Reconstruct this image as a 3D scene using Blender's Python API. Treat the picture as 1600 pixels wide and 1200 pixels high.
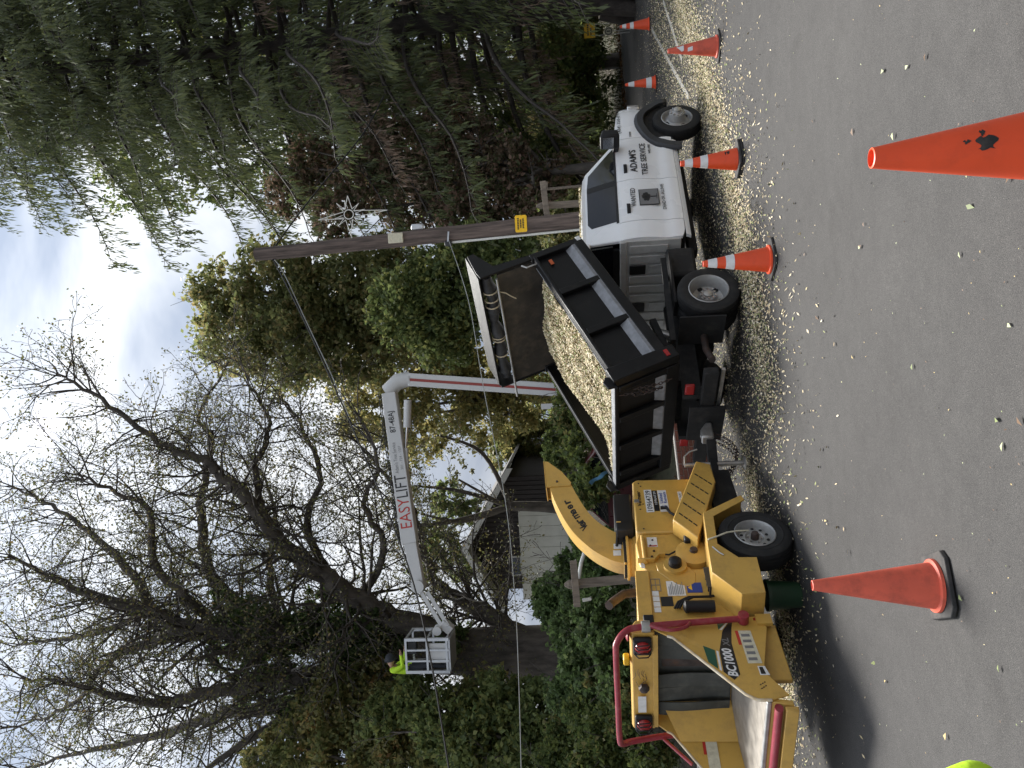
import bpy, bmesh, math, random
import numpy as np
from mathutils import Vector, Matrix
random.seed(7); rng = np.random.default_rng(7)
for o in list(bpy.data.objects): bpy.data.objects.remove(o, do_unlink=True)
SC = bpy.context.scene; COL = SC.collection
# ------------------------------------------------------------------ camera, world, sun, exposure
PXF = 1155.0; ROLL = math.radians(3.0); PIT = math.radians(6.1); CAMH = 2.0
SUN_EL = math.radians(58); SUN_AZ = math.radians(4)       # azimuth from +Y towards +X
FW = np.array([0, math.cos(PIT), math.sin(PIT)]); UPV = np.array([0, -math.sin(PIT), math.cos(PIT)])
CR, SR = math.cos(ROLL), math.sin(ROLL)
IR = np.array([CR, 0, 0]) - SR * UPV                        # right of the upright picture
IU = np.array([SR, 0, 0]) + CR * UPV                        # up of the upright picture
CAMP = np.array([0, 0, CAMH])
cam = bpy.data.cameras.new('camera'); camo = bpy.data.objects.new('camera', cam); COL.objects.link(camo)
cam.sensor_fit = 'HORIZONTAL'; cam.sensor_width = 36; cam.lens = 36 * PXF / 1600; cam.clip_start = .05; cam.clip_end = 2000
_x, _y, _z = -IU, IR, -FW                                   # the phone was held sideways: picture-left is up
camo.matrix_world = Matrix(((_x[0], _y[0], _z[0], 0), (_x[1], _y[1], _z[1], 0), (_x[2], _y[2], _z[2], CAMH), (0, 0, 0, 1)))
SC.camera = camo
W = bpy.data.worlds.new('World'); SC.world = W; W.use_nodes = True
nt = W.node_tree; N = nt.nodes; Lk = nt.links; bg = N['Background']
sky = N.new('ShaderNodeTexSky'); sky.sky_type = 'NISHITA'; sky.sun_disc = False
sky.sun_elevation = SUN_EL; sky.sun_rotation = SUN_AZ; sky.air_density = 1.0; sky.dust_density = 2.0
tc = N.new('ShaderNodeTexCoord'); mp = N.new('ShaderNodeMapping'); mp.inputs['Scale'].default_value = (1.0, 1.0, 2.2)
n1 = N.new('ShaderNodeTexNoise'); n1.inputs['Scale'].default_value = 2.3; n1.inputs['Detail'].default_value = 6; n1.inputs['Roughness'].default_value = .52
n1.inputs['Distortion'].default_value = .35
cr1 = N.new('ShaderNodeValToRGB'); cr1.color_ramp.elements[0].position = .43; cr1.color_ramp.elements[0].color = (1.75, 2.05, 2.6, 1)
cr1.color_ramp.elements[1].position = .66; cr1.color_ramp.elements[1].color = (4.7, 4.8, 4.9, 1)
n2 = N.new('ShaderNodeTexNoise'); n2.inputs['Scale'].default_value = 3.1; n2.inputs['Detail'].default_value = 5
cr2 = N.new('ShaderNodeValToRGB'); cr2.color_ramp.elements[0].position = .20; cr2.color_ramp.elements[1].position = .32
mx = N.new('ShaderNodeMixRGB')
Lk.new(tc.outputs['Generated'], mp.inputs['Vector']); Lk.new(mp.outputs[0], n1.inputs['Vector']); Lk.new(mp.outputs[0], n2.inputs['Vector'])
Lk.new(n1.outputs['Fac'], cr1.inputs['Fac']); Lk.new(n2.outputs['Fac'], cr2.inputs['Fac'])
Lk.new(cr2.outputs['Color'], mx.inputs['Fac']); Lk.new(sky.outputs[0], mx.inputs['Color1']); Lk.new(cr1.outputs['Color'], mx.inputs['Color2'])
# an overcast dome is about three times brighter at the zenith than at the horizon
sxyz = N.new('ShaderNodeSeparateXYZ'); Lk.new(tc.outputs['Generated'], sxyz.inputs[0]); zc_ = N.new('ShaderNodeMapRange'); zc_.inputs['From Min'].default_value = 0; zc_.inputs['From Max'].default_value = 1; zc_.inputs['To Min'].default_value = .36; zc_.inputs['To Max'].default_value = 1.0
Lk.new(sxyz.outputs['Z'], zc_.inputs['Value']); mg = N.new('ShaderNodeMixRGB'); mg.blend_type = 'MULTIPLY'; mg.inputs[0].default_value = 1; Lk.new(cr1.outputs['Color'], mg.inputs[1]); Lk.new(zc_.outputs[0], mg.inputs[2]); Lk.new(mg.outputs[0], mx.inputs['Color2'])
Lk.new(mx.outputs[0], bg.inputs['Color']); bg.inputs['Strength'].default_value = 0.1
sun = bpy.data.lights.new('sun', 'SUN'); suno = bpy.data.objects.new('sun', sun); COL.objects.link(suno)
sun.energy = 2.3; sun.angle = math.radians(22); sun.color = (1.0, .97, .92)
sd = Vector((math.sin(SUN_AZ) * math.cos(SUN_EL), math.cos(SUN_AZ) * math.cos(SUN_EL), math.sin(SUN_EL)))
suno.rotation_euler = (-sd).to_track_quat('-Z', 'Y').to_euler(); suno.location = (0, 0, 60)
vs = SC.view_settings; vs.view_transform = 'Standard'; vs.look = 'None'; vs.gamma = 1; vs.exposure = 2.15; vs.use_curve_mapping = False
SC.render.engine = 'CYCLES'; SC.render.resolution_x = 1024; SC.render.resolution_y = 768

# ------------------------------------------------------------------ helpers
def ray(x, y):
    r = FW * PXF + IR * (1200 - y - 600) - IU * (x - 800); return r / np.linalg.norm(r)
def at(x, y, Y): r = ray(x, y); return CAMP + r * (Y / r[1])
def gplane(x, y, z): r = ray(x, y); return CAMP + r * ((z - CAMH) / r[2])
TRO = np.array([.379, 10.787]); TRF = np.array([math.sin(math.radians(50.5)), math.cos(math.radians(50.5))])
def roadz(X, Y):                                            # the road falls very slightly along the truck
    a = (np.asarray(X, float) - TRO[0]) * TRF[0] + (np.asarray(Y, float) - TRO[1]) * TRF[1]; t = np.clip((a + .3) / 4.9, 0, 1); return -.078 * t
def gnd(x, y, z=None):
    if z is not None: return gplane(x, y, z)
    p = gplane(x, y, 0.)
    for _ in range(4): p = gplane(x, y, float(roadz(p[0], p[1])))
    return p

class MB:
    def __init__(s): s.v = []; s.f = []
    def add(s, v, f):
        n = len(s.v); s.v += [tuple(p) for p in v]; s.f += [tuple(i + n for i in q) for q in f]; return s
    def box(s, x0, x1, y0, y1, z0, z1):
        return s.add([(x, y, z) for x in (x0, x1) for y in (y0, y1) for z in (z0, z1)], [(0, 1, 3, 2), (4, 6, 7, 5), (0, 4, 5, 1), (2, 3, 7, 6), (0, 2, 6, 4), (1, 5, 7, 3)])
    def prism(s, poly, y0, y1):                               # (x,z) outline pushed along y
        n = len(poly); v = [(p[0], y0, p[1]) for p in poly] + [(p[0], y1, p[1]) for p in poly]
        return s.add(v, [tuple(range(n)), tuple(range(2 * n - 1, n - 1, -1))] + [(i, i + n, (i + 1) % n + n, (i + 1) % n) for i in range(n)])
    def prismf(s, poly, yf, o0, o1, side=-1):                 # outline lying on a curved side y=side*(yf(z)+off)
        n = len(poly); v = [(p[0], side * (yf(p[1]) + o0), p[1]) for p in poly] + [(p[0], side * (yf(p[1]) + o1), p[1]) for p in poly]
        return s.add(v, [tuple(range(n)), tuple(range(2 * n - 1, n - 1, -1))] + [(i, i + n, (i + 1) % n + n, (i + 1) % n) for i in range(n)])
    def strip(s, pts, y0, y1, t):                             # bent plate following (x,z) polyline
        up = []; lo = []
        for i, p in enumerate(pts):
            a = pts[max(i - 1, 0)]; b = pts[min(i + 1, len(pts) - 1)]; dx, dz = b[0] - a[0], b[1] - a[1]; l = math.hypot(dx, dz) or 1
            up.append((p[0] - dz / l * t, p[1] + dx / l * t)); lo.append(p)
        for i in range(len(pts) - 1): s.prism([lo[i], lo[i + 1], up[i + 1], up[i]], y0, y1)
        return s
    def tube(s, pts, r, n=8, caps=True):
        pts = [Vector(p) for p in pts]; m = len(pts); rs = list(r) if hasattr(r, '__len__') else [r] * m
        v = []; f = []; prev = None
        for i, p in enumerate(pts):
            d = (pts[min(i + 1, m - 1)] - pts[max(i - 1, 0)]).normalized()
            a = prev - d * prev.dot(d) if prev is not None else d.cross(Vector((0, 0, 1)) if abs(d.z) < .9 else Vector((1, 0, 0)))
            a.normalize(); prev = a; b = d.cross(a)
            for k in range(n):
                t = 2 * math.pi * k / n; v.append(p + (a * math.cos(t) + b * math.sin(t)) * rs[i])
        for i in range(m - 1):
            for k in range(n):
                k2 = (k + 1) % n; f.append((i * n + k, i * n + k2, (i + 1) * n + k2, (i + 1) * n + k))
        if caps: f.append(tuple(range(n - 1, -1, -1))); f.append(tuple(range((m - 1) * n, m * n)))
        return s.add(v, f)
    def cyl(s, p0, p1, r0, r1=None, n=16): return s.tube([p0, p1], [r0, r0 if r1 is None else r1], n)
    def lathe(s, prof, n=24, org=(0, 0, 0), axis=(0, 0, 1), closed=False, caps=True):   # prof [(r,h)]
        ax = Vector(axis).normalized(); a = ax.cross(Vector((1, 0, 0)) if abs(ax.x) < .9 else Vector((0, 1, 0))).normalized(); b = ax.cross(a); o = Vector(org)
        v = []; f = []; m = len(prof)
        for r, h in prof:
            for k in range(n):
                t = 2 * math.pi * k / n; v.append(o + ax * h + (a * math.cos(t) + b * math.sin(t)) * r)
        for i in range(m if closed else m - 1):
            j = (i + 1) % m
            for k in range(n):
                k2 = (k + 1) % n; f.append((i * n + k, i * n + k2, j * n + k2, j * n + k))
        if caps and not closed: f.append(tuple(range(n - 1, -1, -1))); f.append(tuple(range((m - 1) * n, m * n)))
        return s.add(v, f)
    def grid(s, fn, nu, nv, thick=None):                      # fn(u,v)->point, optional offset vector for a solid sheet
        P = [Vector(fn(i / nu, j / nv)) for i in range(nu + 1) for j in range(nv + 1)]
        idx = lambda i, j: i * (nv + 1) + j
        F = [(idx(i, j), idx(i + 1, j), idx(i + 1, j + 1), idx(i, j + 1)) for i in range(nu) for j in range(nv)]
        if thick is None: return s.add(P, F)
        n = len(P); t = Vector(thick); Q = [p + t for p in P]; F2 = [tuple(reversed([k + n for k in q])) for q in F]
        rim = [idx(i, 0) for i in range(nu)] + [idx(nu, j) for j in range(nv)] + [idx(i, nv) for i in range(nu, 0, -1)] + [idx(0, j) for j in range(nv, 0, -1)]
        R = [(rim[k], rim[k] + n, rim[(k + 1) % len(rim)] + n, rim[(k + 1) % len(rim)]) for k in range(len(rim))]
        return s.add(P + Q, F + F2 + R)
    def obox(s, c, ax, ay, az):                               # centre and three half vectors
        c, ax, ay, az = Vector(c), Vector(ax), Vector(ay), Vector(az)
        return s.add([c + ax * i + ay * j + az * k for i in (-1, 1) for j in (-1, 1) for k in (-1, 1)], [(0, 1, 3, 2), (4, 6, 7, 5), (0, 4, 5, 1), (2, 3, 7, 6), (0, 2, 6, 4), (1, 5, 7, 3)])
    def bar(s, p0, p1, w, h, up=(0, 0, 1)):
        p0, p1 = Vector(p0), Vector(p1); d = p1 - p0; dn = d.normalized(); u = Vector(up)
        sd_ = dn.cross(u).normalized(); u = sd_.cross(dn)
        return s.obox((p0 + p1) / 2, d / 2, sd_ * w / 2, u * h / 2)
    def xf(s, fn): s.v = [tuple(fn(*p)) for p in s.v]; return s
    def build(s, name, mat, parent=None, smooth=True, bevel=0, loc=None, seg=2):
        me = bpy.data.meshes.new(name); me.from_pydata([tuple(p) for p in s.v], [], s.f)
        bm = bmesh.new(); bm.from_mesh(me); bmesh.ops.recalc_face_normals(bm, faces=bm.faces); bm.to_mesh(me); bm.free()
        me.materials.append(mat)
        if smooth: me.shade_smooth(); me.set_sharp_from_angle(angle=math.radians(38))
        o = bpy.data.objects.new(name, me); COL.objects.link(o); o.parent = parent
        if loc: o.location = loc
        if bevel:
            b = o.modifiers.new('bevel', 'BEVEL'); b.width = bevel; b.segments = seg; b.limit_method = 'ANGLE'; b.angle_limit = math.radians(40); b.harden_normals = False
        return o

def tag(o, label=None, cat=None, group=None, kind=None):
    for k, v in (('label', label), ('category', cat), ('group', group), ('kind', kind)):
        if v: o[k] = v
    return o
def thing(name, label, cat, loc=(0, 0, 0), rz=0., group=None, rx=0., ry=0.):
    o = bpy.data.objects.new(name, None); COL.objects.link(o); o.location = tuple(loc); o.rotation_euler = (rx, ry, rz); o.empty_display_size = .2
    return tag(o, label, cat, group)
def copy_tree(o, parent=None):
    c = o.copy(); COL.objects.link(c); c.parent = parent
    for ch in list(o.children): copy_tree(ch, c)
    return c
def quads(name, C, A, B, mat, parent=None, kind=None, bend=None):
    """many small diamond leaves: centre C, half length A, half width B (n x 3 arrays)"""
    n = len(C); V = np.empty((n, 4, 3)); V[:, 0] = C - A; V[:, 1] = C + B; V[:, 2] = C + A; V[:, 3] = C - B
    if bend is not None: V[:, 1] += bend; V[:, 3] += bend
    me = bpy.data.meshes.new(name); me.vertices.add(n * 4); me.vertices.foreach_set('co', V.reshape(-1)); me.loops.add(n * 4); me.polygons.add(n)
    me.loops.foreach_set('vertex_index', np.arange(n * 4, dtype=np.int32)); me.polygons.foreach_set('loop_start', np.arange(n, dtype=np.int32) * 4)
    me.polygons.foreach_set('loop_total', np.full(n, 4, dtype=np.int32)); me.update(); me.validate(); me.materials.append(mat)
    o = bpy.data.objects.new(name, me); COL.objects.link(o); o.parent = parent
    if kind: o['kind'] = kind
    return o
def unit(v): return v / np.maximum(np.linalg.norm(v, axis=-1, keepdims=True), 1e-9)
def leaves(name, C, size, mat, parent=None, kind=None, flat=0., asp=.62):
    n = len(C); A = unit(rng.normal(size=(n, 3)) * np.array([1, 1, 1 - flat])); R = unit(rng.normal(size=(n, 3))); B = unit(np.cross(A, R)); Nn = np.cross(A, B)
    s = size * rng.uniform(.6, 1.3, (n, 1)); return quads(name, C, A * s, B * s * asp, mat, parent, kind, bend=Nn * s * .22)
def tubes_np(name, segs, mat, parent=None, n=5):
    """tapered branch segments: rows p0(3) p1(3) r0 r1"""
    S = np.asarray(segs, float); P0, P1, r0, r1 = S[:, :3], S[:, 3:6], S[:, 6], S[:, 7]; D = unit(P1 - P0)
    ref = np.where(np.abs(D[:, 2:3]) < .9, np.array([[0, 0, 1.]]), np.array([[1., 0, 0]])); A = unit(np.cross(D, ref)); B = np.cross(D, A)
    t = np.arange(n) * 2 * math.pi / n; ring = A[:, None] * np.cos(t)[None, :, None] + B[:, None] * np.sin(t)[None, :, None]
    V = np.concatenate([P0[:, None] + ring * r0[:, None, None], P1[:, None] + ring * r1[:, None, None]], 1)
    m = len(S); k = np.arange(n); q = np.stack([k, (k + 1) % n, (k + 1) % n + n, k + n], 1); F = (q[None] + (np.arange(m) * 2 * n)[:, None, None]).reshape(-1, 4)
    me = bpy.data.meshes.new(name); me.vertices.add(m * 2 * n); me.vertices.foreach_set('co', V.reshape(-1)); me.loops.add(len(F) * 4); me.polygons.add(len(F))
    me.loops.foreach_set('vertex_index', F.reshape(-1).astype(np.int32)); me.polygons.foreach_set('loop_start', np.arange(len(F), dtype=np.int32) * 4)
    me.polygons.foreach_set('loop_total', np.full(len(F), 4, dtype=np.int32)); me.update(); me.validate(); me.materials.append(mat); me.shade_smooth()
    o = bpy.data.objects.new(name, me); COL.objects.link(o); o.parent = parent; return o
def smooth_path(P, k=6):
    P = [np.array(p, float) for p in P]; out = []
    for i in range(len(P) - 1):
        a = P[max(i - 1, 0)]; b = P[i]; c = P[i + 1]; d = P[min(i + 2, len(P) - 1)]
        for j in range(k):
            t = j / k; out.append(.5 * (2 * b + (c - a) * t + (2 * a - 5 * b + 4 * c - d) * t * t + (3 * b - a - 3 * c + d) * t ** 3))
    out.append(P[-1]); return out
def lettering(text, org, right, up, mat, parent, width=None, height=.1, name='lettering', shear=0., bold=0., depth=.0015):
    """org = lower-left corner of the words; scaled to the given width and height"""
    cu = bpy.data.curves.new(name, 'FONT'); cu.body = text; cu.shear = shear; cu.offset = bold; cu.resolution_u = 3
    ob = bpy.data.objects.new(name, cu); COL.objects.link(ob); me = bpy.data.meshes.new_from_object(ob); bpy.data.objects.remove(ob)
    xs = [v.co.x for v in me.vertices]; ys = [v.co.y for v in me.vertices]; x0, y0 = min(xs), min(ys); hh = max(ys) - y0; ww = max(xs) - x0
    sy = height / hh; sx = width / ww if width else sy; r = Vector(right).normalized(); u = Vector(up).normalized(); nn = r.cross(u); o0 = Vector(org)
    for v in me.vertices: v.co = o0 + r * ((v.co.x - x0) * sx) + u * ((v.co.y - y0) * sy) + nn * depth
    me.materials.clear(); me.materials.append(mat); o = bpy.data.objects.new(name, me); COL.objects.link(o); o.parent = parent; return o

# ------------------------------------------------------------------ materials
def _mat(name):
    m = bpy.data.materials.new(name); m.use_nodes = True; return m, m.node_tree.nodes, m.node_tree.links, m.node_tree.nodes['Principled BSDF']
def mat(name, col, rough=.5, metal=0., var=.12, scale=6., bump=0., bscale=80., dirt=None, damt=.5, dscale=3., spec=.5, coat=0., emit=None):
    m, n, l, b = _mat(name); t = n.new('ShaderNodeTexCoord')
    ns = n.new('ShaderNodeTexNoise'); ns.inputs['Scale'].default_value = scale; ns.inputs['Detail'].default_value = 5; l.new(t.outputs['Object'], ns.inputs['Vector'])
    c = n.new('ShaderNodeValToRGB'); c.color_ramp.elements[0].position = .3; c.color_ramp.elements[1].position = .7
    c.color_ramp.elements[0].color = tuple(x * (1 - var) for x in col) + (1,); c.color_ramp.elements[1].color = tuple(min(1, x * (1 + var)) for x in col) + (1,)
    l.new(ns.outputs['Fac'], c.inputs['Fac']); out = c.outputs['Color']
    if dirt:
        d = n.new('ShaderNodeTexNoise'); d.inputs['Scale'].default_value = dscale; d.inputs['Detail'].default_value = 9; d.inputs['Roughness'].default_value = .68; l.new(t.outputs['Object'], d.inputs['Vector'])
        r = n.new('ShaderNodeValToRGB'); r.color_ramp.elements[0].position = .62 - .3 * damt; r.color_ramp.elements[1].position = .88 - .15 * damt
        r.color_ramp.elements[1].color = (damt * 1.3,) * 3 + (1,); l.new(d.outputs['Fac'], r.inputs['Fac'])
        x = n.new('ShaderNodeMixRGB'); x.inputs['Color2'].default_value = tuple(dirt) + (1,); l.new(r.outputs['Color'], x.inputs['Fac']); l.new(out, x.inputs['Color1']); out = x.outputs[0]
    l.new(out, b.inputs['Base Color']); b.inputs['Metallic'].default_value = metal; b.inputs['Specular IOR Level'].default_value = spec; b.inputs['Coat Weight'].default_value = coat
    rm = n.new('ShaderNodeMapRange'); rm.inputs['To Min'].default_value = max(0, rough - .1); rm.inputs['To Max'].default_value = min(1, rough + .1); l.new(ns.outputs['Fac'], rm.inputs['Value']); l.new(rm.outputs[0], b.inputs['Roughness'])
    if bump:
        bn = n.new('ShaderNodeTexNoise'); bn.inputs['Scale'].default_value = bscale; bn.inputs['Detail'].default_value = 4; l.new(t.outputs['Object'], bn.inputs['Vector'])
        bp = n.new('ShaderNodeBump'); bp.inputs['Strength'].default_value = bump; bp.inputs['Distance'].default_value = .02; l.new(bn.outputs['Fac'], bp.inputs['Height']); l.new(bp.outputs[0], b.inputs['Normal'])
    return m
def leafmat(name, cols, trans=.35, rough=.55, spec=.3, patch=.9):
    """each leaf (mesh island) takes its own colour from the list"""
    m, n, l, b = _mat(name); g = n.new('ShaderNodeNewGeometry'); c = n.new('ShaderNodeValToRGB'); c.color_ramp.interpolation = 'CONSTANT'
    el = c.color_ramp.elements; el[0].color = tuple(cols[0]) + (1,); el[1].position = 1 / len(cols); el[1].color = tuple(cols[1 % len(cols)]) + (1,)
    for i in range(2, len(cols)): e = el.new(i / len(cols)); e.color = tuple(cols[i]) + (1,)
    tcn = n.new('ShaderNodeTexCoord'); pn = n.new('ShaderNodeTexNoise'); pn.inputs['Scale'].default_value = patch; pn.inputs['Detail'].default_value = 3; l.new(tcn.outputs['Object'], pn.inputs['Vector'])
    mr_ = n.new('ShaderNodeMapRange'); mr_.inputs['From Min'].default_value = .3; mr_.inputs['From Max'].default_value = .7; l.new(pn.outputs['Fac'], mr_.inputs['Value'])
    mixf = n.new('ShaderNodeMath'); mixf.operation = 'MULTIPLY_ADD'; mixf.inputs[1].default_value = .5; l.new(mr_.outputs[0], mixf.inputs[0]); half = n.new('ShaderNodeMath'); half.operation = 'MULTIPLY'; half.inputs[1].default_value = .5 if patch else 1.; l.new(g.outputs['Random Per Island'], half.inputs[0]); l.new(half.outputs[0], mixf.inputs[2])
    l.new((mixf if patch else half).outputs[0], c.inputs['Fac']); l.new(c.outputs['Color'], b.inputs['Base Color']); b.inputs['Roughness'].default_value = rough; b.inputs['Specular IOR Level'].default_value = spec
    if trans:
        tr = n.new('ShaderNodeBsdfTranslucent'); tcg = n.new('ShaderNodeMixRGB'); tcg.blend_type = 'MULTIPLY'; tcg.inputs[0].default_value = 1; tcg.inputs[2].default_value = (1.2, 1.2, 1.15, 1); l.new(c.outputs['Color'], tcg.inputs[1]); l.new(tcg.outputs[0], tr.inputs['Color']); mx_ = n.new('ShaderNodeMixShader'); mx_.inputs[0].default_value = trans
        l.new(b.outputs[0], mx_.inputs[1]); l.new(tr.outputs[0], mx_.inputs[2]); l.new(mx_.outputs[0], n['Material Output'].inputs['Surface'])
    return m
def woodmat(name, col, scale=(3, 3, 30), dark=.5, bump=.4):
    m, n, l, b = _mat(name); t = n.new('ShaderNodeTexCoord'); mp_ = n.new('ShaderNodeMapping'); mp_.inputs['Scale'].default_value = scale; l.new(t.outputs['Object'], mp_.inputs['Vector'])
    ns = n.new('ShaderNodeTexNoise'); ns.inputs['Scale'].default_value = 1; ns.inputs['Detail'].default_value = 8; ns.inputs['Roughness'].default_value = .65; l.new(mp_.outputs[0], ns.inputs['Vector'])
    c = n.new('ShaderNodeValToRGB'); c.color_ramp.elements[0].position = .35; c.color_ramp.elements[1].position = .66; c.color_ramp.elements[0].color = tuple(x * dark for x in col) + (1,); c.color_ramp.elements[1].color = tuple(x * 1.15 for x in col) + (1,)
    l.new(ns.outputs['Fac'], c.inputs['Fac']); l.new(c.outputs[0], b.inputs['Base Color']); b.inputs['Roughness'].default_value = .85
    bp = n.new('ShaderNodeBump'); bp.inputs['Strength'].default_value = bump; bp.inputs['Distance'].default_value = .02; l.new(ns.outputs['Fac'], bp.inputs['Height']); l.new(bp.outputs[0], b.inputs['Normal'])
    return m
def asphaltmat():
    m, n, l, b = _mat('asphalt'); t = n.new('ShaderNodeTexCoord')
    def noise(s, d=4, r=.5):
        k = n.new('ShaderNodeTexNoise'); k.inputs['Scale'].default_value = s; k.inputs['Detail'].default_value = d; k.inputs['Roughness'].default_value = r; l.new(t.outputs['Object'], k.inputs['Vector']); return k
    def ramp(src, p0, c0, p1, c1):
        k = n.new('ShaderNodeValToRGB'); k.color_ramp.elements[0].position = p0; k.color_ramp.elements[0].color = c0 + (1,); k.color_ramp.elements[1].position = p1; k.color_ramp.elements[1].color = c1 + (1,); l.new(src, k.inputs['Fac']); return k
    def mix(f, a, c, bl='MIX'):
        k = n.new('ShaderNodeMixRGB'); k.blend_type = bl; (l.new(f, k.inputs[0]) if not isinstance(f, float) else setattr(k.inputs[0], 'default_value', f)); l.new(a, k.inputs[1]); l.new(c, k.inputs[2]); return k
    base = ramp(noise(.55, 6, .6).outputs['Fac'], .3, (.047, .0455, .0445), .7, (.061, .0595, .058))
    fine = ramp(noise(170, 3).outputs['Fac'], .32, (.45, .45, .46), .68, (1.45, 1.42, 1.38)); a = mix(1.0, base.outputs[0], fine.outputs[0], 'MULTIPLY')
    vo = n.new('ShaderNodeTexVoronoi'); vo.inputs['Scale'].default_value = 95; l.new(t.outputs['Object'], vo.inputs['Vector'])
    sp = ramp(vo.outputs['Distance'], .09, (1, 1, 1), .2, (0, 0, 0)); sel = ramp(noise(60, 2).outputs['Fac'], .55, (0, 0, 0), .62, (1, 1, 1)); f = mix(1.0, sp.outputs[0], sel.outputs[0], 'MULTIPLY')
    st = n.new('ShaderNodeRGB'); st.outputs[0].default_value = (.19, .18, .165, 1); a2 = mix(f.outputs[0], a.outputs[0], st.outputs[0])
    md = ramp(noise(38, 4, .65).outputs['Fac'], .3, (.84, .84, .845), .7, (1.13, 1.125, 1.12)); a2 = mix(1.0, a2.outputs[0], md.outputs[0], 'MULTIPLY')
    md2 = ramp(noise(7, 6, .7).outputs['Fac'], .3, (.88, .88, .88), .7, (1.1, 1.1, 1.09)); a2 = mix(1.0, a2.outputs[0], md2.outputs[0], 'MULTIPLY')
    stain = ramp(noise(.9, 8, .7).outputs['Fac'], .55, (1, 1, 1), .8, (.72, .71, .70)); a3 = mix(1.0, a2.outputs[0], stain.outputs[0], 'MULTIPLY')
    l.new(a3.outputs[0], b.inputs['Base Color']); b.inputs['Roughness'].default_value = .88; b.inputs['Specular IOR Level'].default_value = .3
    bp = n.new('ShaderNodeBump'); bp.inputs['Strength'].default_value = .35; bp.inputs['Distance'].default_value = .006; l.new(noise(190, 3).outputs['Fac'], bp.inputs['Height']); l.new(bp.outputs[0], b.inputs['Normal'])
    return m
M = {}
M['asphalt'] = asphaltmat()
M['soil'] = mat('leaf_litter_soil', (.055, .042, .03), .95, var=.45, scale=9, bump=.8, bscale=25, dirt=(.05, .075, .025), damt=.6, dscale=.6)
M['line'] = mat('worn_line_paint', (.42, .41, .38), .8, var=.2, scale=20, dirt=(.16, .155, .15), damt=.75, dscale=14)
M['white'] = mat('white_truck_paint', (.80, .81, .81), .28, var=.02, scale=1.2, dirt=(.55, .53, .48), damt=.22, dscale=2.2, coat=.35)
M['cabgrey'] = mat('dusty_white_panel', (.50, .50, .48), .5, var=.08, scale=4, dirt=(.25, .23, .2), damt=.5, dscale=5)
M['glass'] = mat('dark_glass', (.012, .014, .016), .04, var=.1, spec=.75)
M['tint'] = mat('tinted_glass', (.006, .006, .008), .06, var=.1, spec=.5)
M['black'] = mat('black_plastic', (.010, .010, .011), .5, var=.2, scale=10, spec=.35)
M['flare'] = mat('grey_plastic_trim', (.030, .031, .033), .6, var=.12, scale=7)
M['rubber'] = mat('tyre_rubber', (.010, .010, .010), .82, var=.25, scale=9, dirt=(.06, .055, .045), damt=.4, dscale=6, bump=.15, bscale=60)
M['steel'] = mat('dull_steel', (.46, .45, .43), .42, .75, var=.15, scale=9, dirt=(.16, .13, .10), damt=.5, dscale=7)
M['rim'] = mat('silver_wheel_paint', (.36, .36, .35), .42, .35, var=.1, scale=8, dirt=(.14, .12, .10), damt=.5, dscale=8)
M['chrome'] = mat('bright_chrome', (.75, .75, .75), .16, 1., var=.05)
M['bed'] = mat('black_bed_paint', (.006, .006, .0065), .42, var=.25, scale=5, dirt=(.035, .032, .028), damt=.35, dscale=4, bump=.06, bscale=30, spec=.3)
M['bed_wear_sheen'] = mat('worn_and_sheen_grey', (.22, .225, .235), .5, .2, var=.2, scale=12, dirt=(.12, .12, .12), damt=.5, dscale=9)  # wear on the lips; on the sloped shedders a painted dirty reflection
M['bedinner'] = mat('scuffed_bed_inside', (.035, .030, .025), .6, .1, var=.3, scale=4, dirt=(.14, .11, .08), damt=.5, dscale=5)
M['frame'] = mat('grimy_frame', (.007, .007, .007), .8, var=.3, scale=8, dirt=(.05, .045, .04), damt=.5, dscale=6)
M['tarp'] = mat('black_tarp', (.03, .03, .032), .7, var=.3, scale=12, bump=.8, bscale=14)
M['rope'] = mat('tan_rope', (.55, .47, .33), .9, var=.2, scale=40)
M['redlens'] = mat('red_lens', (.35, .02, .02), .25, var=.15, spec=.6)
M['orange_lens'] = mat('amber_reflector', (.5, .10, .03), .3, var=.1)
M['yellow'] = mat('chipper_yellow', (.58, .35, .075), .42, var=.1, scale=2.5, dirt=(.20, .13, .05), damt=.48, dscale=5, coat=.12)
M['yellow_worn'] = mat('worn_edge_steel', (.62, .55, .42), .5, .3, var=.25, scale=14, dirt=(.45, .25, .04), damt=.7, dscale=10)
M['table'] = mat('worn_table_steel', (.33, .30, .26), .55, .5, var=.25, scale=8, dirt=(.55, .50, .42), damt=.5, dscale=6)
M['flap'] = mat('rubber_curtain', (.042, .045, .041), .65, var=.25, scale=5, dirt=(.12, .12, .10), damt=.5, dscale=6)
M['red'] = mat('red_bar_paint', (.26, .022, .035), .38, var=.12, scale=6, dirt=(.30, .16, .14), damt=.4, dscale=12)
M['green'] = mat('decal_green', (.012, .085, .05), .4, var=.08)
M['decal_black'] = mat('decal_black', (.012, .012, .012), .45, var=.05)
M['decal_white'] = mat('decal_white', (.72, .72, .70), .5, var=.05, scale=30, dirt=(.4, .36, .28), damt=.35, dscale=20)
M['decal_cream'] = mat('decal_cream', (.60, .56, .42), .5, var=.12, scale=24, dirt=(.25, .2, .12), damt=.45, dscale=30)
M['decal_grey'] = mat('decal_grey', (.17, .17, .17), .5, var=.1)
M['decal_blue'] = mat('decal_blue', (.02, .05, .26), .45, var=.1)
M['decal_red'] = mat('decal_red', (.45, .03, .02), .45, var=.1)
M['muffler'] = mat('rusty_muffler', (.07, .055, .05), .7, .5, var=.4, scale=9, dirt=(.16, .07, .03), damt=.5, dscale=12)
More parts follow.
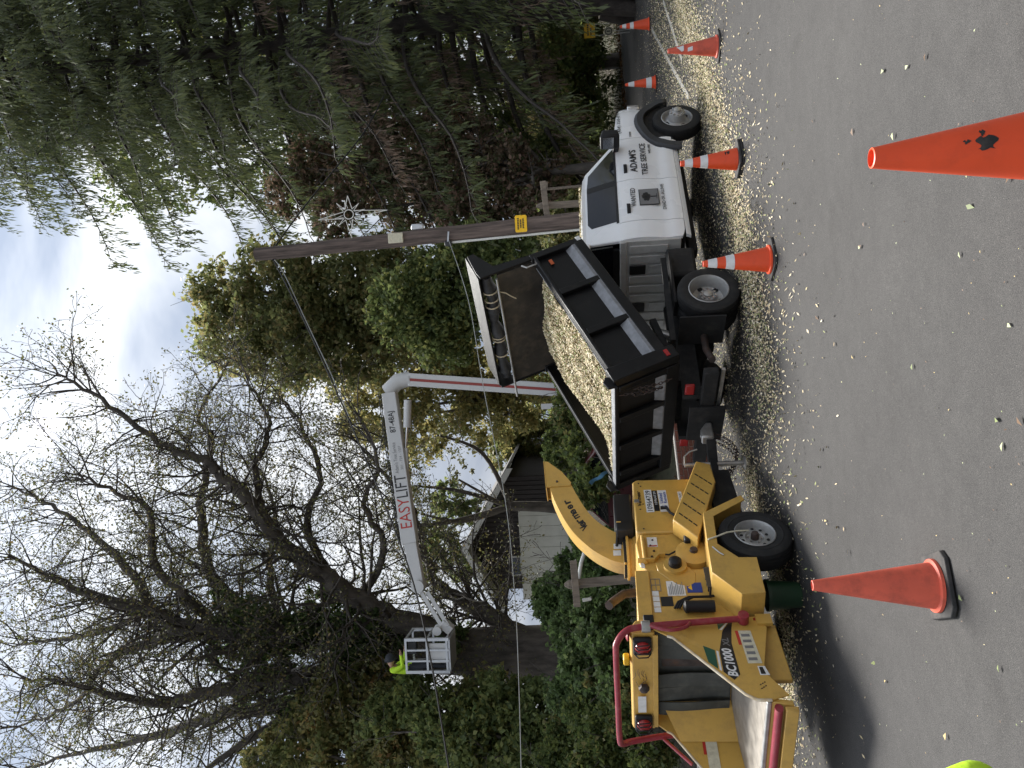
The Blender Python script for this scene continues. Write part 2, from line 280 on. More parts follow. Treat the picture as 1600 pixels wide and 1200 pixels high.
M['cone'] = mat('cone_orange', (.74, .075, .018), .45, var=.06, scale=5, dirt=(.42, .05, .02), damt=.35, dscale=9)
M['cone_worn'] = mat('faded_cone_orange', (.62, .10, .055), .55, var=.1, scale=5, dirt=(.12, .03, .02), damt=.55, dscale=7)
M['stripe'] = mat('reflective_stripe', (.66, .66, .66), .4, var=.06, scale=12, dirt=(.35, .34, .32), damt=.4, dscale=14)
M['conebase'] = mat('black_cone_base', (.014, .0135, .0135), .75, var=.25, scale=9, dirt=(.12, .10, .085), damt=.5, dscale=6)
M['boom'] = mat('boom_white', (.56, .56, .55), .42, var=.05, scale=4, dirt=(.35, .34, .32), damt=.4, dscale=4)
M['boomred'] = mat('boom_red', (.28, .045, .035), .45, var=.1)
M['alu'] = mat('aluminium', (.52, .53, .54), .4, .7, var=.1, scale=8)
M['hivis'] = mat('hivis_yellow', (.50, .78, .03), .75, var=.08, scale=10, bump=.3, bscale=25)
M['denim'] = mat('dark_trousers', (.025, .028, .035), .85, var=.25, scale=20)
M['skin'] = mat('skin', (.42, .25, .18), .55, var=.08, scale=20)
M['helmet'] = mat('white_helmet', (.62, .62, .62), .35, var=.05)
M['boot'] = mat('brown_boot', (.06, .04, .025), .7, var=.2)
M['pole'] = woodmat('pole_wood', (.15, .112, .095), (16, 16, 1.3), .3, 1.)
M['oldwood'] = woodmat('grey_weathered_wood', (.20, .165, .13), (14, 14, 2), .5, .5)
M['bark'] = woodmat('tree_bark', (.115, .10, .085), (5, 5, 1.6), .4, 1.)
M['twig'] = mat('twig_bark', (.060, .052, .045), .9, var=.3, scale=4)
M['spruce_bark'] = woodmat('spruce_bark', (.055, .045, .038), (5, 5, 2.5), .4, 1.)
M['wire'] = mat('cable_black', (.015, .015, .015), .6)
M['wire_light'] = mat('cable_grey', (.30, .31, .30), .6)
M['pvc'] = mat('white_pvc', (.62, .62, .58), .5, var=.06, dirt=(.3, .32, .25), damt=.4)
M['sign'] = mat('yellow_sign', (.80, .47, .01), .4, var=.04)
M['brown_siding'] = woodmat('brown_siding', (.042, .036, .036), (20, 20, 2), .6, .3)
M['house_white'] = mat('house_white_board', (.52, .52, .47), .8, var=.08, scale=2, dirt=(.26, .27, .22), damt=.45, dscale=1.2)
M['trim'] = mat('house_trim', (.45, .45, .43), .6, var=.06, scale=3)
M['roof'] = mat('roof_shingle', (.10, .095, .09), .9, var=.3, scale=10)
M['brick'] = mat('red_brick', (.20, .075, .05), .9, var=.35, scale=5, bump=.5, bscale=40)
M['mortar'] = mat('pale_mortar', (.40, .37, .33), .95, var=.2, scale=12)
M['bluetarp'] = mat('blue_tarp', (.10, .24, .38), .5, var=.15)
M['maroon'] = mat('maroon_car_paint', (.07, .012, .016), .3, var=.1, coat=.5)
M['bucket'] = mat('green_bucket', (.012, .040, .016), .45, var=.12)
M['starwhite'] = mat('star_tube_white', (.72, .72, .68), .5, var=.05)
M['chips'] = leafmat('wood_chip', [(.60, .50, .32), (.68, .59, .42), (.50, .41, .25), (.74, .66, .50), (.42, .35, .20), (.28, .30, .13), (.57, .47, .28), (.22, .25, .10), (.34, .26, .16), (.64, .54, .36)], .0, .8, patch=0)
M['chipbase'] = mat('wood_chip_heap', (.42, .33, .18), .9, var=.5, scale=45, bump=1., bscale=50, dirt=(.16, .18, .06), damt=.6, dscale=9)
M['litter'] = leafmat('fallen_leaf', [(0.110, 0.055, 0.025), (0.165, 0.094, 0.039), (0.077, 0.039, 0.019), (0.132, 0.072, 0.033), (0.187, 0.132, 0.055)], .1, .9, .05)
M['fallen'] = leafmat('road_leaf', [(.45, .45, .22), (.16, .19, .08), (.50, .38, .16), (.14, .085, .05), (.42, .46, .26), (.20, .24, .10), (.55, .48, .26)], .1)
M['grass'] = leafmat('grass_blade', [(.026, .036, .012), (.04, .046, .016), (.02, .028, .01), (.05, .045, .02)], .2, .9, .05)  # blade greens darkened to carry the spruce's shade over the bank
G1, G2, G3 = (0.139, 0.176, 0.059), (0.185, 0.222, 0.080), (0.098, 0.132, 0.050)
M['lf_green'] = leafmat('leaf_green', [G1, G2, G3, (0.236, 0.250, 0.086), (0.114, 0.159, 0.062)], .58)
M['lf_autumn'] = leafmat('leaf_autumn', [(0.120, 0.144, 0.057), (0.165, 0.179, 0.071), (0.142, 0.162, 0.066), (0.221, 0.216, 0.086), (0.275, 0.227, 0.102), (0.102, 0.126, 0.049)], .58)
M['lf_yellow'] = leafmat('leaf_yellow', [(0.198, 0.198, 0.075), (0.254, 0.235, 0.091), (0.320, 0.272, 0.104), (0.164, 0.174, 0.068), (0.364, 0.297, 0.115)], .58)
M['lf_sparse'] = leafmat('leaf_sparse', [(0.126, 0.126, 0.049), (0.154, 0.140, 0.056), (0.105, 0.119, 0.042), (0.196, 0.147, 0.070)], .3)
M['lf_ivy'] = leafmat('leaf_ivy', [(0.086, 0.138, 0.048), (0.125, 0.185, 0.067), (0.068, 0.100, 0.039), (0.164, 0.204, 0.086)], .58)
M['lf_copper'] = leafmat('leaf_copper', [(0.140, 0.119, 0.070), (0.182, 0.140, 0.098), (0.224, 0.161, 0.112), (0.098, 0.112, 0.049), (0.280, 0.182, 0.133), (0.084, 0.098, 0.042)], .45)
M['lf_orange'] = leafmat('leaf_orange', [(0.116, 0.142, 0.054), (0.178, 0.199, 0.075), (0.141, 0.162, 0.063), (0.238, 0.227, 0.087), (0.297, 0.255, 0.100), (0.433, 0.267, 0.111)], .58)
M['lf_dark'] = leafmat('leaf_dark', [(0.098, 0.134, 0.045), (0.134, 0.160, 0.049), (0.073, 0.104, 0.035), (0.172, 0.160, 0.062)], .58)
M['needle'] = leafmat('spruce_needle', [(0.057, 0.075, 0.036), (0.078, 0.098, 0.039), (0.104, 0.124, 0.047), (0.088, 0.104, 0.052), (0.135, 0.150, 0.057), (0.062, 0.073, 0.041)], .35, .6, patch=.6)
M['needle_dead'] = leafmat('dead_needle', [(0.182, 0.126, 0.091), (0.140, 0.105, 0.077), (0.224, 0.161, 0.119), (0.112, 0.098, 0.063)], .25, .7)

# ------------------------------------------------------------------ ground and road
EDGE = np.array([(-60, -24), (-14, 3.6), (-5.6, 10.0), (-1.1, 13.0), (3.2, 16.6), (5.5, 22), (8.5, 28), (12, 31), (18, 33.5), (70, 48)], float)
def edge_dist(X, Y):
    """metres beyond the road edge, negative on the road"""
    X = np.asarray(X, float); Y = np.asarray(Y, float); best = np.full(X.shape, 1e9); sg = np.ones(X.shape)
    for a, b in zip(EDGE[:-1], EDGE[1:]):
        d = b - a; t = np.clip(((X - a[0]) * d[0] + (Y - a[1]) * d[1]) / (d @ d), 0, 1); dx = X - a[0] - t * d[0]; dy = Y - a[1] - t * d[1]; q = np.hypot(dx, dy)
        s = np.sign(d[0] * dy - d[1] * dx); m = q < best; best = np.where(m, q, best); sg = np.where(m, s, sg)
    return best * sg
def sstep(t): t = np.clip(t, 0, 1); return t * t * (3 - 2 * t)
def terrain(X, Y):
    d = edge_dist(X, Y); left = 1 - sstep((np.asarray(X, float) - 0.5) / 8)
    z = sstep((d - .3) / 9.5) * 2.7 * left + sstep((d - .2) / 5) * .75 * (1 - left) + .05 * np.sin(np.asarray(X) * .9) * np.sin(np.asarray(Y) * .7) * sstep(d / 3)
    return np.where(d < .15, -.03, z + .02 * sstep(d)) + roadz(X, Y)
def tz(x, y): return float(terrain(np.array([x]), np.array([y]))[0])
gx = np.unique(np.concatenate([np.linspace(-400, -30, 14), np.linspace(-30, 30, 121), np.linspace(30, 400, 14)])); gy = np.unique(np.concatenate([np.linspace(-200, -10, 10), np.linspace(-10, 45, 111), np.linspace(45, 600, 16)]))
XX, YY = np.meshgrid(gx, gy, indexing='ij'); ZZ = terrain(XX, YY); g = MB(); ny = len(gy)
g.v = list(zip(XX.ravel(), YY.ravel(), ZZ.ravel())); g.f = [(i * ny + j, (i + 1) * ny + j, (i + 1) * ny + j + 1, i * ny + j + 1) for i in range(len(gx) - 1) for j in range(ny - 1)]
tag(g.build('ground', M['soil']), kind='structure', label='dark leaf-covered soil of the roadside bank')
rd = MB(); pl = [(p[0], p[1]) for p in EDGE] + [(70, -60), (-60, -60)]; bm = bmesh.new(); bm.faces.new([bm.verts.new((x, y, 0)) for x, y in pl])
for k in range(0, 12):                                        # slice along the fall so the sheet can follow it
    c = TRO + TRF * (-.3 + 4.9 * k / 11); bmesh.ops.bisect_plane(bm, geom=bm.verts[:] + bm.edges[:] + bm.faces[:], plane_co=(c[0], c[1], 0), plane_no=(TRF[0], TRF[1], 0))
for v in bm.verts: v.co.z = float(roadz(v.co.x, v.co.y))
bm.verts.index_update(); rd.v = [tuple(v.co) for v in bm.verts]; rd.f = [tuple(v.index for v in f.verts) for f in bm.faces]; bm.free(); road = rd.build('road', M['asphalt'])
tag(road, kind='structure', label='grey asphalt road strewn with wood chips')
# thin worn white lines of the junction, painted on the asphalt
for k, (a, b, w_) in enumerate([((1018, 45), (1076, 152), .12), ((1036, 0), (1066, 95), .12), ((1062, 0), (1082, 70), .10)]):
    p, q = gnd(*a), gnd(*b); d = unit(q - p); s_ = np.array([-d[1], d[0], 0]) * w_ / 2; l_ = MB(); z = np.array([0, 0, .004])
    l_.add([p - s_ + z, q - s_ + z, q + s_ + z, p + s_ + z], [(0, 1, 2, 3)]); tag(l_.build('road_line', M['line'], road, smooth=False))

# ------------------------------------------------------------------ vegetation
def blob_leaves(blobs, n, clump=.24, per=30):
    """leaf positions in clumps through the given blobs (px x, px y, depth, px radius[, squash])"""
    out = []; tot = sum(b[3] ** 2 * b[2] ** 2 for b in blobs)
    for b in blobs:
        c = at(b[0], b[1], b[2]); r = b[3] / PXF * b[2]; k = max(3, int(n * b[3] ** 2 * b[2] ** 2 / tot / per))
        d = unit(rng.normal(size=(k, 3))) * (rng.uniform(.25, 1, (k, 1)) ** .45) * r
        cc = c + d; rr = r * clump * rng.uniform(.5, 1.25, (k, 1, 1)); out.append((cc[:, None] + rng.normal(size=(k, per, 3)) * rr * .55 * np.array([1, 1, .75])).reshape(-1, 3))
    P = np.concatenate(out); zt = terrain(P[:, 0], P[:, 1]); return P[P[:, 2] > zt + .03]
def limb(segs, path, r0, r1):
    for i in range(len(path) - 1):
        a, b = i / (len(path) - 1), (i + 1) / (len(path) - 1); segs.append([*path[i], *path[i + 1], r0 + (r1 - r0) * a ** .8, r0 + (r1 - r0) * b ** .8])
def tubes_path(nm, paths, m, par, org, n=10):
    mb = MB()
    for pth, r0, r1 in paths: k = len(pth) - 1; mb.tube([Vector(np.array(p) - org) for p in pth], [r0 + (r1 - r0) * (i / k) ** .8 for i in range(k + 1)], n)
    return mb.build(nm, M[m], par)
def grow(segs, tips, p, d, L, r, depth, up=.05, wob=.22, spread=.75, rmin=.006):
    n = max(3, int(L / .45)); st = L / n; r1 = max(r * .42, rmin); nxt = random.uniform(.2, .35)
    for i in range(n):
        d = d + rng.normal(size=3) * wob * .5 + np.array([0, 0, up]); d = d / np.linalg.norm(d); q = p + d * st; ra = r + (r1 - r) * i / n; rb = r + (r1 - r) * (i + 1) / n
        segs.append([*p, *q, ra, rb]); p = q; f = (i + 1) / n
        if depth <= 1: tips.append(p)
        if depth > 0 and f >= nxt and L > .5:
            nxt += random.uniform(.10, .18); e = d + rng.normal(size=3) * spread; e = e / np.linalg.norm(e); grow(segs, tips, p, e, L * random.uniform(.4, .62) * (1.15 - .4 * f), rb * random.uniform(.45, .7), depth - 1, up, wob, spread, rmin)
    if depth > 0: grow(segs, tips, p, d, L * .4, r1, depth - 1, up, wob, spread, rmin)
def leafy_tree(name, label, base, blobs, n, size, m, r0=.16, bark='bark', cat='tree', group=None, per=30, clump=.24, tw=True):
    b0 = np.array([base[0], base[1], tz(base[0], base[1]) - .1]); t = thing(name, label, cat, b0, group=group); segs = []; tips = []
    cs = [at(b[0], b[1], b[2]) for b in blobs]; cen = np.mean(cs, 0); fork = b0 + (np.array([cen[0] * .5 + b0[0] * .5, cen[1] * .5 + b0[1] * .5, cen[2]]) - b0) * .45
    limb(segs, smooth_path([b0, b0 * .5 + fork * .5 + rng.normal(size=3) * .1, fork], 5), r0, r0 * .72)
    for c in cs:
        mid = (fork + c) / 2 + rng.normal(size=3) * .35; pth = smooth_path([fork, mid, c + rng.normal(size=3) * .3], 5); limb(segs, pth, r0 * .5, r0 * .14)
        if tw:
            for k in range(5): grow(segs, tips, np.array(pth[5 + k % 5]), unit(rng.normal(size=3) + np.array([0, 0, .3])), min(1.6, np.linalg.norm(c - fork) * .16 + .3), min(.02, r0 * .1), 1)
    S = np.array(segs); S[:, :3] -= b0; S[:, 3:6] -= b0; tubes_np('trunk', S, M[bark], t, 6)
    leaves('crown', blob_leaves(blobs, n, clump, per) - b0, size, M[m], t); return t

# the big half-bare tree behind the lift: limbs follow the photograph, depth varies round the trunk
TB = at(905, 1022, 22); TB[2] = tz(TB[0], TB[1]) - .2
big = thing('maple_tree', 'huge spreading half-bare tree with ivy on its trunk, behind the lift basket', 'tree', TB); segs = []; tips = []
def P3(lst, y0, y1): return [at(x, y, y0 + (y1 - y0) * i / (len(lst) - 1)) for i, (x, y) in enumerate(lst)]
BP = [(smooth_path([TB, at(880, 1022, 22), at(800, 1020, 22), at(720, 1018, 22), at(640, 1018, 22)], 5), 1.0, .60)]
for w_ in range(9):
    a = w_ * .698; q = TB + np.array([math.cos(a) * 1.5, math.sin(a) * 1.5, -.1]); BP.append((smooth_path([q, TB + np.array([math.cos(a) * .75, math.sin(a) * .75, .5]), TB + np.array([math.cos(a) * .6, math.sin(a) * .6, 1.6])], 3), .28, .2))
LIMBS = [([(660, 1018), (560, 992), (466, 985), (366, 983), (283, 980), (233, 953), (150, 933), (83, 903), (16, 867)], 22, 20, .46, .06),
 ([(470, 985), (400, 960), (360, 937), (327, 883), (313, 800), (322, 730), (330, 683), (312, 650), (360, 560)], 22, 24, .26, .05),
 ([(700, 1010), (670, 984), (610, 965), (550, 931), (512, 905), (456, 864), (419, 822), (377, 773), (343, 740), (317, 720), (267, 700), (217, 667), (143, 613), (90, 585)], 22, 19, .36, .05),
 ([(850, 1010), (800, 985), (764, 959), (725, 941), (686, 915), (665, 870), (645, 800), (600, 740), (560, 690)], 22, 24.5, .30, .05),
 ([(367, 985), (283, 993), (233, 1003), (187, 1023), (147, 1057), (123, 1093), (80, 1117), (20, 1135)], 21.8, 24, .22, .05),
 ([(640, 1022), (560, 1045), (500, 1053), (400, 1073), (317, 1083), (267, 1097), (190, 1090), (120, 1070), (40, 1060)], 22, 18.5, .32, .05),
 ([(660, 1025), (580, 1075), (500, 1093), (367, 1113), (283, 1137), (200, 1160), (110, 1180), (20, 1205)], 22, 25, .34, .06),
 ([(600, 1060), (500, 1110), (413, 1140), (340, 1190), (260, 1240)], 22, 20, .24, .06),
 ([(830, 1030), (797, 1040), (737, 1070), (700, 1092), (620, 1120), (560, 1160)], 22, 20.5, .2, .05),
 ([(280, 978), (230, 960), (160, 985), (90, 1000), (20, 1010)], 21.5, 23, .16, .04),
 ([(340, 980), (300, 940), (240, 880), (235, 800), (180, 770), (120, 740)], 21.5, 19, .17, .04),
 ([(233, 953), (200, 890), (140, 830), (80, 790), (20, 760)], 21, 23, .14, .04),
 ([(440, 985), (420, 900), (430, 800), (400, 720)], 22, 25, .14, .04),
 ([(512, 905), (480, 820), (500, 740), (470, 660), (440, 620)], 21.5, 23, .13, .04),
 ([(560, 935), (600, 860), (570, 790), (590, 720), (560, 650)], 21.8, 20, .12, .035),
 ([(419, 822), (400, 740), (420, 660), (390, 600)], 20.7, 22, .12, .035)]
for pts, y0, y1, r0, r1 in LIMBS:
    r1 = .03
    pth = [p + rng.normal(size=3) * .035 for p in smooth_path(P3(pts, y0, y1), 5)]; BP.append((pth, r0 * 1.2, r1)); m_ = len(pth)
    grow(segs, tips, np.array(pth[-1]), unit(np.array(pth[-1]) - np.array(pth[-2])), 1.3, .022, 3, .03, .3, .7, .009)
    for i in range(int(m_ * .16), m_):
        d = unit(np.array(pth[min(i + 1, m_ - 1)]) - np.array(pth[max(i - 1, 0)])); e = unit(d * .7 + rng.normal(size=3) * .8 + np.array([0, 0, .15])); f = i / m_
        for q_ in range(2): e = unit(d * .55 + rng.normal(size=3) * .85 + np.array([0, 0, .12])); grow(segs, tips, np.array(pth[i]), e, random.uniform(1.1, 3.0) * (1.15 - .62 * f), max(.026, (r0 + (r1 - r0) * f) * .24), 3, .03, .42, .85, .0060)
S = np.array(segs); S[:, :3] -= TB; S[:, 3:6] -= TB; thick = S[:, 6] > .05
tubes_path('trunk', BP, 'bark', big, TB); tubes_np('twigs', S, M['twig'], big, 5)
tp = np.array(tips); tp = tp[rng.random(len(tp)) < .75]; leaves('sparse_leaves', tp - TB + rng.normal(size=(len(tp), 3)) * .12, .043, M['lf_sparse'], big)
iv = []
for (x, y, r) in [(560, 985, 45), (520, 1000, 50), (480, 985, 40), (440, 985, 45), (400, 975, 45), (600, 1010, 40), (420, 1030, 40), (390, 1065, 40), (460, 1080, 40), (350, 1010, 35), (500, 940, 30), (360, 945, 35), (560, 1040, 40), (440, 1110, 30), (700, 990, 30), (740, 1040, 25)]:
    iv.append((x, y, 21.6 + random.uniform(-.8, .6), r))
leaves('ivy', blob_leaves(iv, 15000, .26, 26) - TB, .085, M['lf_ivy'], big)

leafy_tree('autumn_tree', 'rounded green and bronze tree behind the utility pole', (2.6, 25.5), [(345, 455, 27, 52), (375, 520, 27, 70), (430, 450, 26, 75), (450, 540, 27, 75), (520, 460, 26, 80), (540, 540, 26, 70), (480, 500, 25, 60), (600, 440, 25, 75), (610, 520, 26, 65)], 42000, .10, 'lf_autumn', .3)
leafy_tree('green_tree', 'dense green tree directly above the raised dump bed', (2.2, 21), [(640, 480, 22, 66), (700, 440, 22, 66), (690, 520, 22, 60), (760, 470, 21.5, 60), (800, 420, 21, 55), (740, 400, 21.5, 55), (840, 450, 21, 50), (860, 400, 20.5, 45), (820, 510, 21.5, 50)], 34000, .085, 'lf_green', .2)
leafy_tree('yellow_tree', 'thin yellow-leaved tree behind the white lift mast', (-.6, 31), [(560, 590, 32, 55), (610, 650, 32, 55), (640, 590, 31, 60), (700, 620, 31, 60), (700, 560, 30, 55), (760, 590, 31, 55), (760, 660, 32, 50), (800, 640, 31, 45), (830, 580, 30, 50), (660, 690, 33, 40), (560, 660, 33, 40)], 26000, .105, 'lf_yellow', .22)
leafy_tree('slender_tree', 'thin yellow-green tree just right of the dark house', (-2.2, 36), [(800, 700, 37, 40), (840, 690, 37, 40), (850, 640, 36, 45), (860, 730, 37, 30), (790, 690, 37, 25)], 9000, .12, 'lf_autumn', .14)
leafy_tree('copper_tree', 'dull copper-leaved tree between pole and spruce', (6.4, 22.5), [(560, 290, 24, 45), (620, 240, 24, 55), (640, 310, 24, 55), (700, 270, 23.5, 60), (720, 340, 23, 55), (770, 310, 23, 55), (690, 200, 24, 45), (800, 260, 23, 45), (520, 340, 24, 38), (840, 330, 22, 40), (450, 300, 25, 40), (490, 250, 25, 45), (740, 230, 24, 45), (760, 370, 22.5, 40), (860, 280, 23, 36)], 42000, .08, 'lf_copper', .2)
leafy_tree('maple_sapling', 'bright green young tree growing behind the white cab', (6.3, 24.5), [(800, 240, 25.5, 34), (830, 270, 25, 34), (860, 240, 25, 32), (850, 300, 24.5, 30), (880, 270, 24, 26), (780, 200, 26, 28)], 12000, .08, 'lf_green', .09)
leafy_tree('orange_maple', 'green maple turning orange at the far left', (-11.5, 19.5), [(470, 1160, 20, 60), (520, 1110, 20, 60), (550, 1180, 19.5, 65), (620, 1130, 19.5, 65), (640, 1190, 19, 60), (700, 1150, 19, 65), (420, 1195, 20, 45), (580, 1060, 20.5, 35), (760, 1110, 19, 55)], 30000, .08, 'lf_orange', .2)
leafy_tree('understory_tree', 'mid-green low tree left of the ivy-clad trunk', (-8.6, 16.8), [(650, 1090, 18, 40), (700, 1130, 17.5, 55), (740, 1180, 17, 60), (780, 1100, 17.5, 55), (800, 1160, 17, 60), (850, 1110, 17, 50), (840, 1190, 16.5, 55), (600, 1120, 18, 35)], 26000, .075, 'lf_green', .12)
leafy_tree('far_pine', 'hazy distant conifer seen behind the dark gable', (-7.5, 48), [(700, 780, 48, 30), (680, 840, 48, 34), (720, 880, 48, 30), (660, 880, 48, 26), (740, 800, 48, 24), (640, 830, 48, 22)], 8000, .16, 'lf_green', .3)
def bush(name, label, blobs, n, size, m, cat='shrub', group=None, per=34):
    c = at(*blobs[0][:3]); return leafy_tree(name, label, (c[0], c[1]), blobs, n, size, m, .035, 'twig', cat, group, per)
bush('ivy_shrub', 'tall ivy-like shrub climbing in front of the white house wall', [(915, 850, 15.5, 26), (935, 885, 15, 34), (890, 885, 16, 24), (880, 925, 17, 36), (910, 935, 16, 36), (955, 850, 14.5, 28), (850, 915, 18, 20), (945, 930, 14.5, 40), (860, 950, 17, 30)], 15000, .055, 'lf_ivy')
bush('vine_thicket', 'tangled leafy thicket behind the chipper hopper', [(940, 970, 13.5, 46), (900, 990, 15, 44), (960, 1010, 13, 40), (920, 1040, 14, 44), (970, 1060, 12.8, 38), (900, 1080, 15, 44)], 22000, .055, 'lf_ivy')
bush('bramble', 'dark bramble with reddish leaves at the far left bank', [(930, 1110, 14, 46), (960, 1150, 13, 46), (900, 1160, 15, 50), (940, 1195, 13, 50), (990, 1110, 12.4, 32), (1020, 1180, 12, 34), (870, 1200, 15, 40)], 22000, .05, 'lf_dark')
bush('red_bramble', 'small orange-red sprays in the bank left of the hopper', [(930, 1060, 13.4, 18), (960, 1090, 12.6, 16), (985, 1085, 12.3, 18), (950, 1040, 13, 14)], 1800, .045, 'lf_orange')
bush('pole_bush', 'yellow-green bush at the foot of the utility pole', [(880, 400, 17.5, 34), (900, 430, 17, 34), (870, 360, 18.5, 32), (890, 330, 19, 28), (920, 460, 16.5, 34), (860, 430, 18, 36)], 14000, .06, 'lf_autumn')
bush('roadside_bush', 'olive bush on the bank beyond the truck bonnet', [(870, 200, 33, 44), (880, 150, 33, 44), (850, 100, 34, 50), (890, 250, 31, 34), (900, 110, 32, 34), (830, 160, 35, 44), (870, 60, 34, 36), (918, 90, 32, 20), (918, 140, 32, 20), (915, 190, 32, 22), (915, 240, 31, 22), (912, 290, 30, 22), (922, 50, 31, 20), (925, 10, 31, 22)], 30000, .09, 'lf_autumn')
bush('bank_bush', 'dark shrub on the bank behind the dump bed', [(880, 520, 17.5, 40), (900, 580, 17, 40), (900, 640, 17, 40), (920, 700, 16.5, 40), (880, 700, 18, 34), (930, 760, 15.5, 34), (910, 770, 16, 30)], 17000, .06, 'lf_dark')
# far wood closing the view behind everything
fw = []
for k in range(62):
    y = -80 + k * 22 + random.uniform(-9, 9); fw.append((random.uniform(855, 900) - .052 * (600 - y) * .6, y, random.uniform(52, 62), random.uniform(30, 50)))
for k in range(30):
    y = -40 + k * 17 + random.uniform(-7, 7); fw.append((random.uniform(880, 918) - .03 * (300 - y), y, random.uniform(38, 46), random.uniform(22, 38)))
for k in range(40): fw.append((random.uniform(905, 926), -60 + k * 33, random.uniform(46, 52), random.uniform(16, 24)))
fwo = leaves('distant_wood', blob_leaves(fw, 75000, .3, 30), .22, M['lf_dark'], kind='stuff'); fwo['label'] = 'dark mass of distant woodland behind house and trees'

leafy_tree('dark_evergreen', 'dark evergreen standing close behind the great spruce', (14, 33), [(x + random.uniform(-18, 18), y + random.uniform(-18, 18), random.uniform(31, 35), random.uniform(44, 62)) for x in range(40, 900, 78) for y in range(-10, int(330 - max(0, 330 - x) * .35), 72)], 62000, .115, 'lf_dark', .35)
leafy_tree('bare_limbed_tree', 'thin-leaved tree with crooked limbs in front of the dark gable', (-4.6, 26), [(690, 690, 25, 40), (650, 800, 26, 45), (600, 790, 26, 40), (640, 740, 25, 40), (720, 740, 25.5, 26)], 2600, .055, 'lf_sparse', .24)
# great Norway spruce at the right
SB = at(955, -8, 25); SB[2] = tz(SB[0], SB[1]) - .3
spr = thing('spruce_tree', 'giant dark spruce with drooping boughs filling the right side', 'tree', SB); segs = []; nC = []; nA = []; dC = []; dA = []
tr = smooth_path([SB, SB + np.array([-.25, 0, 6]), SB + np.array([-.45, .1, 14]), SB + np.array([-.5, .1, 29])], 8); limb(segs, tr, .62, .10)
for w_ in range(7):
    a = w_ * .9; q = SB + np.array([math.cos(a) * .95, math.sin(a) * .95, 0]); limb(segs, smooth_path([q, SB + np.array([math.cos(a) * .45, math.sin(a) * .45, 1.4])], 2), .2, .3)
nb = 180
for i in range(nb):
    f = (i + .5) / nb; h_ = 3.6 + 23.5 * f; a = i * 2.39996 + random.uniform(-.3, .3); L = (9.8 * (1 - .50 * f ** 1.4)) * random.uniform(.8, 1.12)
    if 90 < math.degrees(a) % 360 < 280: L *= 1.08
    p = np.array(tr[min(len(tr) - 1, int(h_ / 29 * (len(tr) - 1)))]); p[2] = SB[2] + h_; d = np.array([math.cos(a), math.sin(a), .12]); n_ = 14; pth = [p]
    dead = f < .40 and random.random() < .34
    for k in range(n_):
        t = k / n_; d = d + np.array([rng.normal() * .06, rng.normal() * .06, -.085 if t < .6 else .075]); d = d / np.linalg.norm(d); p = p + d * L / n_; pth.append(p)
    limb(segs, pth, .085 * L / 9 + .02, .014)
    for k in range(2, n_ + 1):
        q = np.array(pth[k]); dd = unit(np.array(pth[k]) - np.array(pth[k - 1])); sdv = unit(np.cross(dd, [0, 0, 1.])); t = k / n_
        for sgn in (-1, 1, 0):
            sl = (1.5 * (1 - .55 * t) + .25) * random.uniform(.6, 1.15) if sgn else .5; e = unit(dd * (.7 if sgn else 1) + sdv * sgn * 1. + np.array([0, 0, -.15])); m_ = max(3, int(sl / .17)); s0 = q.copy(); e2 = e.copy()
            if random.random() < .5:                          # hanging tassel
                tl = random.uniform(.5, 1.5) * (1.15 - .5 * t); q0 = q + e * sl * random.uniform(.2, .9)
                for j in range(int(tl / .045)):
                    zz = tl * (j / (tl / .045)); dv = unit(np.array([0, 0, -1.]) + rng.normal(size=3) * .33); hl = random.uniform(.10, .22); (dC if dead else nC).append(q0 + np.array([rng.normal() * .035, rng.normal() * .035, -zz])); (dA if dead else nA).append(dv * hl / 2)
            segs.append([*q, *(q + e * sl * .9 + np.array([0, 0, -.12 * sl])), .013, .004])
            for j in range(m_):
                e2 = unit(e2 + np.array([0, 0, -.05])); s0 = s0 + e2 * sl / m_
                for c_ in range(3):
                    hl = random.uniform(.16, .62) * (1.1 - .45 * t); dv = unit(np.array([0, 0, -1.]) + rng.normal(size=3) * .22 + e2 * .35); c0 = s0 + rng.normal(size=3) * .05 + dv * hl / 2
                    (dC if dead else nC).append(c0); (dA if dead else nA).append(dv * hl / 2)
S = np.array(segs); S[:, :3] -= SB; S[:, 3:6] -= SB; th_ = S[:, 6] > .1; tubes_np('trunk', S[th_], M['spruce_bark'], spr, 12); tubes_np('boughs', S[~th_], M['spruce_bark'], spr, 4)
for nm, C_, A_, mt, wd in (('needles', nC, nA, 'needle', .027), ('dead_needles', dC, dA, 'needle_dead', .024)):
    C_ = np.array(C_) - SB; A_ = np.array(A_); keep = C_[:, 2] > .6; C_, A_ = C_[keep], A_[keep]; R = unit(np.cross(unit(A_), unit(rng.normal(size=A_.shape))))
    if nm == 'dead_needles': k_ = rng.random(len(C_)) < .6; C_, A_, R = C_[k_], A_[k_], R[k_]
    quads(nm, C_, A_, R * wd * rng.uniform(.6, 1.4, (len(C_), 1)), M[mt], spr)

